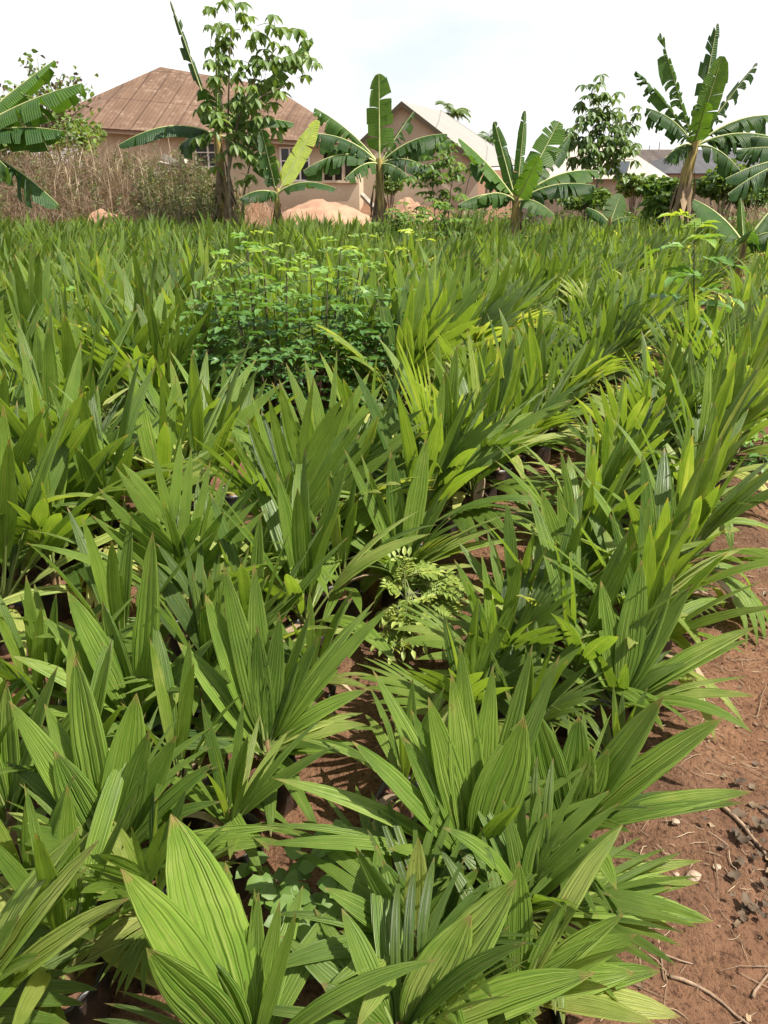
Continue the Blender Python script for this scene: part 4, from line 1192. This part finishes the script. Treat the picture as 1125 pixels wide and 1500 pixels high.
def house_rust():
    YF, YR = 33.0, 38.5
    A, B, C, D, E = pt(93, 184, YF), pt(522, 211, YF), pt(398, 126, YR), pt(235, 98, YR), pt(96, 160, YF + 2.2)
    g = 0.0
    o0 = Vector(((A.x + B.x) / 2, YF, g))
    root = empty('mud_house', o0, 'long mud-plastered house under a rusty brown hipped sheet roof', 'house')
    du = Vector((1, 0, 0)); 
    # sheets run up the slope, drifting to one side as on the old roof
    q1 = pt(145, 181, YF); q2 = pt(205, 118, YR - .9)
    seam = (q2 - q1).normalized()
    nrm = (B - A).cross(D - A).normalized()
    du = seam.cross(nrm).normalized()
    if du.x < 0: du = -du
    front = [A, B, C, D, E]
    roof = poly_obj('roof', root, o0, M['roof_rust'], front, uvproj(front, A, du, seam), .05)
    # right hip, back and left faces
    BB, AA = Vector((B.x + .4, YF + 11, B.z)), Vector((A.x + .1, YF + 11, A.z))
    EE = Vector((E.x + .1, YF + 8.8, E.z))
    hip = [B, BB, C]
    h2 = poly_obj('roof_hip', root, o0, M['roof_rust'], hip, uvproj(hip, B, Vector((0, 1, 0)), Vector((-.7, 0, .7))), .05)
    back = [BB, AA, EE, D, C]
    poly_obj('roof_back', root, o0, M['roof_rust'], back, uvproj(back, AA, Vector((1, 0, 0)), Vector((0, -.8, .5))), .05)
    left = [EE, E, D]
    poly_obj('roof_end', root, o0, M['roof_rust'], left, uvproj(left, E, Vector((0, 1, 0)), Vector((.7, 0, .7))), .05)
    # walls: front wall under the eave, both ends, back
    wy = YF + .55
    bx1 = pt(526, 250, wy).x
    ax0 = A.x + .35
    zt = lambda x: A.z + (B.z - A.z) * (x - A.x) / (B.x - A.x) + .22
    W = MB()
    def loc(x, y, z): return (x - o0.x, y - o0.y, z - o0.z)
    y2 = YF + 10.4
    xs = [ax0, bx1]
    vs = [loc(ax0, wy, -1), loc(bx1, wy, -1), loc(bx1, wy, zt(bx1) - .06), loc(ax0, wy, zt(ax0) - .06), loc(ax0, y2, -1), loc(bx1, y2, -1), loc(bx1, y2, zt(bx1) - .06), loc(ax0, y2, zt(ax0) - .06)]
    W.add(vs, [(0, 1, 2, 3), (1, 5, 6, 2), (5, 4, 7, 6), (4, 0, 3, 7)])
    W.obj('wall', M['wall_pink'], root, None, False)
    fb = MB()
    p1, p2 = pt(385, 198, YF + .03), pt(515, 213, YF + .03)
    fb.add([loc(A.x, YF + .02, A.z - .16), loc(B.x, YF + .02, B.z - .16), loc(B.x, YF + .02, B.z - .055), loc(A.x, YF + .02, A.z - .055),
            loc(A.x, YF + .06, A.z - .16), loc(B.x, YF + .06, B.z - .16), loc(B.x, YF + .06, B.z - .055), loc(A.x, YF + .06, A.z - .055)],
           [(0, 1, 2, 3), (7, 6, 5, 4), (0, 4, 5, 1), (3, 2, 6, 7)])
    fb.obj('fascia', M['wood'], root, None, False)
    def win(px0, py0, px1, py1, **k):
        a, b = pt(px0, py0, wy), pt(px1, py1, wy)
        window_part(root, o0, a.x, b.x, b.z, a.z, wy, **k)
    win(284, 208, 326, 246, bars=1)
    win(409, 215, 455, 266, bars=2)
    # porch bay at the far end: dark panels paint the shade of its openings
    for (px0, px1) in ((474, 487), (490, 501), (505, 519)):
        a, b = pt(px0, 216, wy), pt(px1, 264, wy)
        m_ = MB(); m_.box(loc(a.x, wy - .03, b.z), loc(b.x, wy - .004, a.z)); m_.obj('porch_opening_shade', M['dark'], root, None, False)
    sl = MB(); a, b = pt(470, 264, wy), pt(524, 268, wy)
    sl.box(loc(a.x, wy - .12, b.z), loc(b.x, wy - .003, a.z)); sl.obj('sill', M['wall_pink'], root, None, False)
house_rust()

def house_gable():
    Y = 40.0
    P, S, Lf = pt(588, 148, Y), pt(712, 244, Y), pt(520, 212, Y)
    Q, Rr = pt(646, 162, Y + 11), pt(762, 241, Y + 7)
    g = 0.0
    o0 = Vector((P.x, Y, g))
    root = empty('gable_house', o0, 'brown gable-ended house with a bright pale sheet roof', 'house')
    def loc(p): return tuple(Vector(p) - o0)
    y2 = Y + 14
    wall = MB()
    z0 = -1.2
    ins = .25
    F_ = [Vector((Lf.x + .3, Y + ins, z0)), Vector((S.x - .3, Y + ins, z0)), Vector((S.x - .3, Y + ins, S.z + .1)), Vector((P.x, Y + ins, P.z - .14)), Vector((Lf.x + .3, Y + ins, Lf.z + .05))]
    B_ = [Vector((p.x, Y + 9.5, p.z)) for p in F_]
    for b in (B_[3],): b.z -= .6
    n = 5
    wall.add([loc(p) for p in F_ + B_], [tuple(range(5)), tuple(range(9, 4, -1)), (0, 4, 9, 5), (1, 6, 7, 2)])
    wall.obj('wall', M['wall_brown'], root, None, False)
    right = [P, S, Rr, Q]
    dvv = (P - S).normalized()
    poly_obj('roof', root, o0, M['roof_white'], right, uvproj(right, S, Vector((0, 1, 0)), dvv), .07)
    LB = Vector((Lf.x, Y + 11, Lf.z)); 
    left = [Lf, P, Q, LB]
    poly_obj('roof_slope', root, o0, M['roof_brown'], left, uvproj(left, Lf, Vector((0, 1, 0)), (P - Lf).normalized()), .07)
    end = [LB, Q, Rr]
    poly_obj('roof_hip', root, o0, M['roof_white'], end, uvproj(end, LB, Vector((1, 0, 0)), Vector((0, -.7, .7))), .07)
    bb = MB()
    for a, b in ((P, S), (P, Lf)):
        d = Vector((0, -.02, 0))
        q = [a + d, b + d, b + d - Vector((0, 0, .22)), a + d - Vector((0, 0, .22))]
        k = [x + Vector((0, .05, 0)) for x in q]
        bb.add([loc(x + Vector((0, -.05, -.02))) for x in q + k], [(0, 1, 2, 3), (7, 6, 5, 4), (0, 4, 5, 1), (2, 6, 7, 3), (1, 5, 6, 2)])
    bb.obj('bargeboard', M['stem_dark'], root, None, False)
house_gable()

def hip_house(name, label, eave, ridge, Y, depth, roofm, wallm, z0, panel=None):
    """EAVE (px0, px1, py), RIDGE (px0, px1, py); a hipped house facing us."""
    a, b = pt(eave[0], eave[2], Y), pt(eave[1], eave[2], Y)
    c, d = pt(ridge[1], ridge[2], Y + depth / 2), pt(ridge[0], ridge[2], Y + depth / 2)
    o0 = Vector(((a.x + b.x) / 2, Y, z0))
    root = empty(name, o0, label, 'house')
    a2, b2 = a + Vector((0, depth, 0)), b + Vector((0, depth, 0))
    up = Vector((0, .8, .5))
    for nm, f, du, dv in (('roof', [a, b, c, d], Vector((1, 0, 0)), up), ('roof_hip', [b, b2, c], Vector((0, 1, 0)), Vector((-.7, 0, .6))), ('roof_end', [a2, a, d], Vector((0, 1, 0)), Vector((.7, 0, .6))), ('roof_back', [b2, a2, d, c], Vector((1, 0, 0)), Vector((0, -.8, .5)))):
        poly_obj(nm, root, o0, roofm, f, uvproj(f, a, du, dv), .06)
    w = MB(); i = .45
    w.box((a.x + i - o0.x, i, 0), (b.x - i - o0.x, depth - i, a.z - z0 + .05))
    w.obj('wall', wallm, root, None, False)
    if panel:
        n = (b - a).cross(d - a).normalized()
        def onroof(px, py):
            e = pt(px, py, 1) - Vector((0, 0, CAM_H)); t = n.dot(a - Vector((0, 0, CAM_H))) / n.dot(e)
            return Vector((0, 0, CAM_H)) + e * t + n * .08
        q = [onroof(*p) for p in panel]
        poly_obj('skylight_panel', root, o0, M['glass'], q, None, .05)
    return root
hip_house('hipped_house', 'house with a cream hipped sheet roof and a dark roof panel', (795, 985, 262), (846, 906, 209), 52, 12, M['roof_cream'], M['wall_brown'], -2.6,
          [(884, 256), (918, 256), (923, 238), (892, 238)])
hip_house('grey_roofed_house', 'house under a smooth dark grey hipped roof behind the big banana plant', (968, 1230, 254), (1018, 1170, 219), 58, 13, M['roof_grey'], M['wall_brown'], -2.6)
hip_house('brown_roofed_house', 'long low house with a weathered brown roof, farthest of the houses', (905, 1120, 246), (925, 1080, 219), 78, 12, M['roof_brown'], M['wall_brown'], -2.6)
# thin poles against the sky
for i, (px, py) in enumerate(((934, 210), (951, 213), (966, 208), (1092, 214))):
    p = pt(px, py, 90)
    m_ = MB(); m_.tube([(0, 0, 0), (.05, 0, p.z + 1.9)], [.06, .045], 6, .3, 0, True)
    o = m_.obj('thin_pole', M['stem_dark'], None, (p.x, 90, -1.9))
    tag(o, ['thin upright pole above the brown roof, second from the leafy tree', 'short thin pole between two taller ones above the brown roof', 'tallest thin pole above the brown roof', 'thin pole above the grey roof beside the hanging banana leaves'][i], 'pole')

# ------------------------------------------------------------------ heaps, rubble, planks
def heap(name, label, cat, cx, top_py, wpx, Y, base_py, seed, mat):
    r = random.Random(seed)
    t = pt(cx, top_py, Y); g = gz(t.x, Y)
    H = t.z - g + .1; w_ = wpx / F * Y * 1.08 / 2
    n, m_ = 22, 44
    vs, fs = [], []
    for i in range(n + 1):
        q = i / n
        for k in range(m_):
            a = 6.2832 * k / m_
            rr_ = q * (1 + .16 * noise.noise(Vector((math.cos(a) * 1.4, math.sin(a) * 1.4, seed))))
            h = H * max(0, 1 - q ** 1.7) ** 1.4 + .14 * H * noise.noise(Vector((q * 3 * math.cos(a), q * 3 * math.sin(a), seed + 4))) * (1 - q) + .11 * H * (1 - q) * noise.noise(Vector((q * 7 * math.cos(a), q * 7 * math.sin(a), seed + 9))) + .05 * H * noise.noise(Vector((q * 11 * math.cos(a), q * 11 * math.sin(a), seed)))
            vs.append((rr_ * w_ * math.cos(a), rr_ * w_ * .8 * math.sin(a), h - .1))
    for i in range(n):
        for k in range(m_):
            k2 = (k + 1) % m_
            fs.append((i * m_ + k, i * m_ + k2, (i + 1) * m_ + k2, (i + 1) * m_ + k))
    mb = MB(); mb.add(vs, fs)
    tag(mb.obj(name, mat, None, (t.x, Y, g)), label, cat)
heap('sand_heap', 'wide heap of red sand in front of the rusty-roofed house', 'sand heap', 472, 293, 190, 24.5, 320, 3, M['sand'])
heap('sand_heap', 'smaller heap of red sand behind the yellow banana trunk', 'sand heap', 598, 290, 105, 22.5, 310, 8, M['sand'])
heap('sand_heap', 'low pale patch of bare earth at the foot of the dry bank', 'sand heap', 150, 309, 130, 17.8, 318, 12, M['sand'])
def rubble():
    r = random.Random(5)
    spec = [(236, 252, .9), (247, 243, 1.0), (252, 236, .9), (228, 262, 1.0), (216, 268, .9), (262, 240, .8)]
    names = ['lowest grey concrete block of the broken pile on the bank', 'tilted grey block in the middle of the broken pile', 'topmost flat block of the broken pile', 'broken block at the dry grass side of the pile', 'outermost block of the pile, half sunk in dry grass', 'leaning pale block behind the broken pile']
    for i, (px, py, s) in enumerate(spec):
        p = pt(px, py, 21.0 + r.uniform(-.2, .3))
        mb = MB(); a, b, c = .26 * s, .13, .07
        mb.box((-a, -b, -c), (a, b, c))
        mb.v = [(x + r.uniform(-.03, .03), y, z + r.uniform(-.02, .02)) for x, y, z in mb.v]
        o = mb.obj('concrete_block', M['block'], None, p, False)
        o.rotation_euler = (r.uniform(-.4, .3), r.uniform(-.5, .4), r.uniform(-.6, .6))
        tag(o, names[i], 'concrete block')
rubble()
pk = MB(); a, b = pt(530, 285, 29), pt(552, 308, 28.6)
dv = (b - a); pk.tube([(0, 0, 0), tuple(dv)], .09, 4, .3, 0, True)
tag(pk.obj('leaning_plank', M['block'], None, a, False), 'pale plank leaning at the corner of the rusty-roofed house', 'plank')

# ------------------------------------------------------------------ dry grass bank, weeds, undergrowth (stuff)
def blades(mb, r, n, place, hmin, hmax, wd, bendy, tint):
    for _ in range(n):
        p = place()
        if p is None: continue
        h = r.uniform(hmin, hmax); a = r.uniform(0, 6.28); lean = r.uniform(0, bendy)
        d = Vector((math.cos(a), math.sin(a), 0)); s = Vector((-d.y, d.x, 0)) if r.random() < .5 else Vector((1, 0, 0))
        m1 = p + d * (lean * h * .35) + Vector((0, 0, h * .55)); e = p + d * (lean * h) + Vector((0, 0, h * (1 - .35 * lean)))
        w_ = wd * r.uniform(.6, 1.4); tn = tint * r.uniform(.3, 1.7)
        mb.add([tuple(p - s * w_), tuple(p + s * w_), tuple(m1 + s * w_ * .8), tuple(m1 - s * w_ * .8), tuple(e)], [(0, 1, 2, 3), (3, 2, 4)], [(0, 0), (1, 0), (1, .5), (0, .5), (.5, .9)], tn)
        if h > .5 and r.random() < .5:
            for q in range(2):
                f = r.uniform(.4, .9); c = p.lerp(e, f); dd = rdir(r, -.1, .9) * r.uniform(.1, .4)
                mb.add([tuple(c - s * w_ * .6), tuple(c + s * w_ * .6), tuple(c + dd)], [(0, 1, 2)], None, tn)
r = random.Random(200)
dg = MB()
def place_bank(x0=-20, x1=420, ya=16.8, yb=24.0):
    def f():
        Y = r.uniform(ya, yb); px = r.uniform(x0, x1)
        p = pt(px, 300, Y)
        if 60 < px < 200 and Y < 18 and r.random() < .6: return None
        if px > 215 and r.random() < (px - 215) / 260: return None
        return Vector((p.x, Y, gz(p.x, Y) - .03))
    return f
blades(dg, r, 3600, place_bank(), .25, .85, .006, 1.6, .5)
blades(dg, r, 260, place_bank(-40, 150, 20.5, 24.5), .9, 1.8, .006, 1.5, .35)
blades(dg, r, 260, place_bank(60, 260, 18.5, 23), .9, 1.5, .008, .8, .75)
blades(dg, r, 1600, place_bank(-20, 260), .2, .6, .012, 1.9, .2)
for _ in range(2100):        # branching dead brush
    p = place_bank(-20, 290, 17, 23)()
    if p is None: continue
    q = p.copy(); d = rdir(r, .2, .9); tn = r.uniform(.05, .7)
    chain = [tuple(q)]
    for k in range(5):
        d = (d + rdir(r) * .75).normalized(); q = q + d * r.uniform(.12, .26); chain.append(tuple(q))
        if k > 0:
            for _q in range(3):
                e = q + (d + rdir(r) * 1.1).normalized() * r.uniform(.12, .4)
                sd = Vector((.004, 0, .003)); dg.add([tuple(q - sd), tuple(q + sd), tuple(e)], [(0, 1, 2)], None, tn)
    dg.tube(chain, .005, 3, tn)
tag(dg.obj('dry_grass', M['straw']), 'tangle of dry straw-coloured grass and brush covering the bank before the mud house', None, None, 'stuff')
dg2 = MB()
def place_r():
    Y = r.uniform(16.5, 24); px = r.uniform(1030, 1180); p = pt(px, 300, Y)
    return Vector((p.x, Y, gz(p.x, Y)))
blades(dg2, r, 1500, place_r, .4, 1.1, .010, .8, .5)
wg = MB()
def place_w():
    Y = r.uniform(17.2, 21); px = r.triangular(190, 365, 275); p = pt(px, 300, Y)
    return Vector((p.x, Y, gz(p.x, Y)))
blades(wg, r, 420, place_w, .3, 1.4, .006, 1.3, .30)
tag(wg.obj('weeds', M['dullweed']), 'tall grassy weeds standing before the block pile', None, None, 'stuff')
tag(dg2.obj('dry_grass', M['straw']), 'pale dry grass beside the big banana plant', None, None, 'stuff')
def weeds(name, label, x0, x1, ya, yb, n, h0, h1, mat, tint, ls=.10):
    mb = MB()
    for _ in range(n):
        Y = r.uniform(ya, yb); px = r.uniform(x0, x1); p = pt(px, 300, Y)
        p = Vector((p.x, Y, gz(p.x, Y)))
        h = r.uniform(h0, h1) * (0.6 + .6 * noise.noise(Vector((p.x * 1.2, p.y * 1.2, 5))) + .3)
        if h < .08: continue
        lx, ly = r.uniform(-.25, .25), r.uniform(-.25, .25)
        mb.tube([tuple(p), tuple(p + Vector((lx * h, ly * h, h)))], .006, 3, .3, 0)
        for k in range(int(5 + 8 * h)):
            f = r.uniform(.2, 1.05)
            leaflet(mb, p + Vector((lx * h * f, ly * h * f, h * f)), rdir(r, -.4, .8), rdir(r, .2, 1), ls * r.uniform(.7, 1.5), ls * .34, tint * r.uniform(.2, 1.7))
    tag(mb.obj(name, M[mat]), label, None, None, 'stuff')
weeds('weeds', 'tall grey green weeds growing round the block pile and tallest banana trunk', 200, 355, 17.2, 20.5, 330, .3, 1.3, 'dullweed', .34)
weeds('weeds', 'scattered green weeds growing through the dry brush on the bank', -20, 330, 17.5, 22.5, 130, .4, 1.1, 'dullweed', .4, .12)
weeds('weeds', 'low bright weeds at the foot of the dry bank', -20, 560, 16.7, 17.6, 420, .15, .5, 'weed', .5, .09)
weeds('undergrowth', 'mixed green undergrowth beyond the far end of the field', 560, 1180, 17.2, 20.5, 900, .25, .8, 'weed', .36, .12)

# ------------------------------------------------------------------ litter on the path
r = random.Random(300)
lit = MB()
def onpath(c0=-.25, c1=1.1, s0=.4, s1=4.8):
    c, s = r.uniform(c0, c1), r.uniform(s0, s1)
    p = DROW * s + NROW * c
    return Vector((p.x, p.y, 0))
def gtop(p):
    q = Vector((p.x, p.y, 0)); c = p.x * NROW.x + p.y * NROW.y
    z = 0.045 * noise.noise(q * 1.4) + 0.016 * noise.noise(q * 6) + 0.016 * max(0, noise.noise(q * 17) - 0.05) + 0.010 * max(0, noise.noise(q * 41))
    return z + 0.035 * math.exp(-((c + 0.1) / 0.12) ** 2) - 0.05 * math.exp(-((c - 0.35) / 0.16) ** 2)
def straw(mb, p, ln, rad, tint, bend=.15):
    a = r.uniform(0, 6.28); d = Vector((math.cos(a), math.sin(a), 0)); s = Vector((-d.y, d.x, 0))
    k = r.uniform(-bend, bend)
    pts = []
    for t in (-.5, -.2, .15, .5):
        q = p + d * (ln * t) + s * (k * ln * (t * t * 4))
        pts.append((q.x, q.y, gtop(q) + rad * 1.2 + .003 + r.uniform(0, .004)))
    mb.tube(pts, [rad * .7, rad, rad * .9, rad * .5], 4, tint)
for _ in range(2600):
    straw(lit, onpath(-1.1 if r.random() < .3 else -.2), r.uniform(.012, .06), r.uniform(.0005, .0012), r.uniform(.1, .9))
for _ in range(260):
    straw(lit, onpath(), r.uniform(.05, .16), r.uniform(.0006, .0014), r.uniform(0, .45), .06)
tag(lit.obj('straw_litter', M['straw']), 'bits of straw and fine twigs strewn over the dirt path', None, None, 'stuff')
clod = MB()
for _ in range(1300):
    p = onpath(-1.1 if r.random() < .35 else -.25, 1.1); s = r.uniform(.002, .009) * (1.6 if r.random() < .1 else 1)
    z = gtop(p)
    vs = [tuple(Vector((p.x, p.y, z + s * .4)) + rdir(r) * s) for _k in range(6)]
    b6 = [(1, 0, 0), (0, 1, 0), (-1, 0, 0), (0, -1, 0), (0, 0, 1), (0, 0, -1)]
    vs = [(p.x + x * s * r.uniform(.7, 1.3), p.y + y * s * r.uniform(.7, 1.3), z + s * .3 + zz * s * r.uniform(.6, 1)) for x, y, zz in b6]
    clod.add(vs, [(0, 1, 4), (1, 2, 4), (2, 3, 4), (3, 0, 4), (1, 0, 5), (2, 1, 5), (3, 2, 5), (0, 3, 5)])
tag(clod.obj('soil_crumbs', M['soil'], None, None, False), 'loose crumbs of red soil on the path and aisles', None, None, 'stuff')
fl = MB()
def flake(mb, p, s, tint, lift=.01):
    a = r.uniform(0, 6.28); d = Vector((math.cos(a), math.sin(a), 0)); e = Vector((-d.y, d.x, 0))
    z = gtop(p) + .004 + r.uniform(0, lift)
    g3 = []
    for j in range(4):
        for i in range(4):
            u, v = (i / 3 - .5) * 2, (j / 3 - .5) * 2
            sh = 1 - .2 * (abs(u) * abs(v)) + r.uniform(-.32, .22)
            q = p + d * (u * s * sh) + e * (v * s * r.uniform(.55, .85) * sh)
            g3.append((q.x, q.y, z + s * (.30 * (u * u) + r.uniform(-.28, .34)) + .25 * s * v * r.uniform(-.5, 1) * .4))
    mb.add(g3, [(j * 4 + i, j * 4 + i + 1, j * 4 + i + 5, j * 4 + i + 4) for j in range(3) for i in range(3)], None, tint)
pile_c = ptz(1120, 1300, 0)
for _ in range(120):
    p = Vector((pile_c.x + r.gauss(0.06, .09), pile_c.y + r.gauss(0, .13), 0))
    if (p.x - pile_c.x) < -.11: continue
    flake(fl, p, r.uniform(.006, .021), r.uniform(0, .38), .03)
for _ in range(420):
    flake(fl, onpath(-.05, 1.1), r.uniform(.004, .014), r.uniform(.2, 1.0), .004)
for _ in range(26):
    flake(fl, onpath(-.2, 1.0), r.uniform(.016, .028), r.uniform(.3, 1.0), .012)
for _ in range(160):
    flake(fl, onpath(-2.1, -.3), r.uniform(.008, .02), r.uniform(.1, .9))
tag(fl.obj('leaf_litter', M['deadleaf'], None, None, True), 'brown curled dead leaf flakes scattered and heaped beside the path', None, None, 'stuff')
# larger sticks and stones, each a thing
def stick(pxs, rad, label):
    pp = [ptz(x, y, 0) for x, y in pxs]
    pp = [Vector((p.x, p.y, gtop(p) + rad * .9)) for p in pp]
    o0 = pp[0]
    mb = MB(); fine = []
    for i in range(len(pp) - 1):
        for t in (0, .34, .67): fine.append(pp[i].lerp(pp[i + 1], t) - o0 + Vector((r.uniform(-1, 1), r.uniform(-1, 1), r.uniform(0, .6))) * rad * .6)
    fine.append(pp[-1] - o0)
    mb.tube([tuple(p) for p in fine], [rad * (1 - .5 * i / (len(fine) - 1)) for i in range(len(fine))], 7, .3, 0, True)
    tag(mb.obj('dry_stick', M['wood'], None, o0), label, 'stick')
stick([(1045, 1185), (1085, 1225), (1130, 1268)], .008, 'thickest dry stick, lying on the path beside the dead leaf heap')
stick([(980, 1432), (1040, 1450), (1100, 1490)], .005, 'long thin stick crossing the lower corner of the path')
stick([(905, 1375), (960, 1405), (1015, 1412)], .003, 'thin bent twig beside the drooping yellow frond')
stick([(1105, 1455), (1118, 1425), (1140, 1405)], .004, 'forked pale twig at the edge of the path')
stick([(960, 1380), (972, 1440)], .003, 'short dark twig lying across the path')
stick([(425, 930), (445, 905)], .004, 'short pale stick on the soil of the aisle')
def stone(px, py, s, label):
    p = ptz(px, py, 0); mb = MB()
    vs, fs = [], []
    for i in range(7):
        th = math.pi * i / 6
        for k in range(10):
            a = 6.2832 * k / 10
            d = Vector((math.sin(th) * math.cos(a), math.sin(th) * math.sin(a) * .8, math.cos(th) * .62))
            q = 1 + .35 * noise.noise(d * 1.7 + Vector((px, py, 0)))
            vs.append(tuple(d * s * q))
    for i in range(6):
        for k in range(10):
            fs.append((i * 10 + k, (i + 1) * 10 + k, (i + 1) * 10 + (k + 1) % 10, i * 10 + (k + 1) % 10))
    mb.add(vs, fs)
    tag(mb.obj('stone', M['stone'], None, (p.x, p.y, gtop(p) + s * .35), False), label, 'stone')
stone(1012, 1297, .019, 'largest pale stone on the path beside the tip of an arching frond')
stone(985, 1224, .012, 'small light stone near the bed edge')
stone(988, 1293, .008, 'tiny white stone next to the larger one')
stone(1050, 1275, .009, 'small stone against the dead leaf heap')
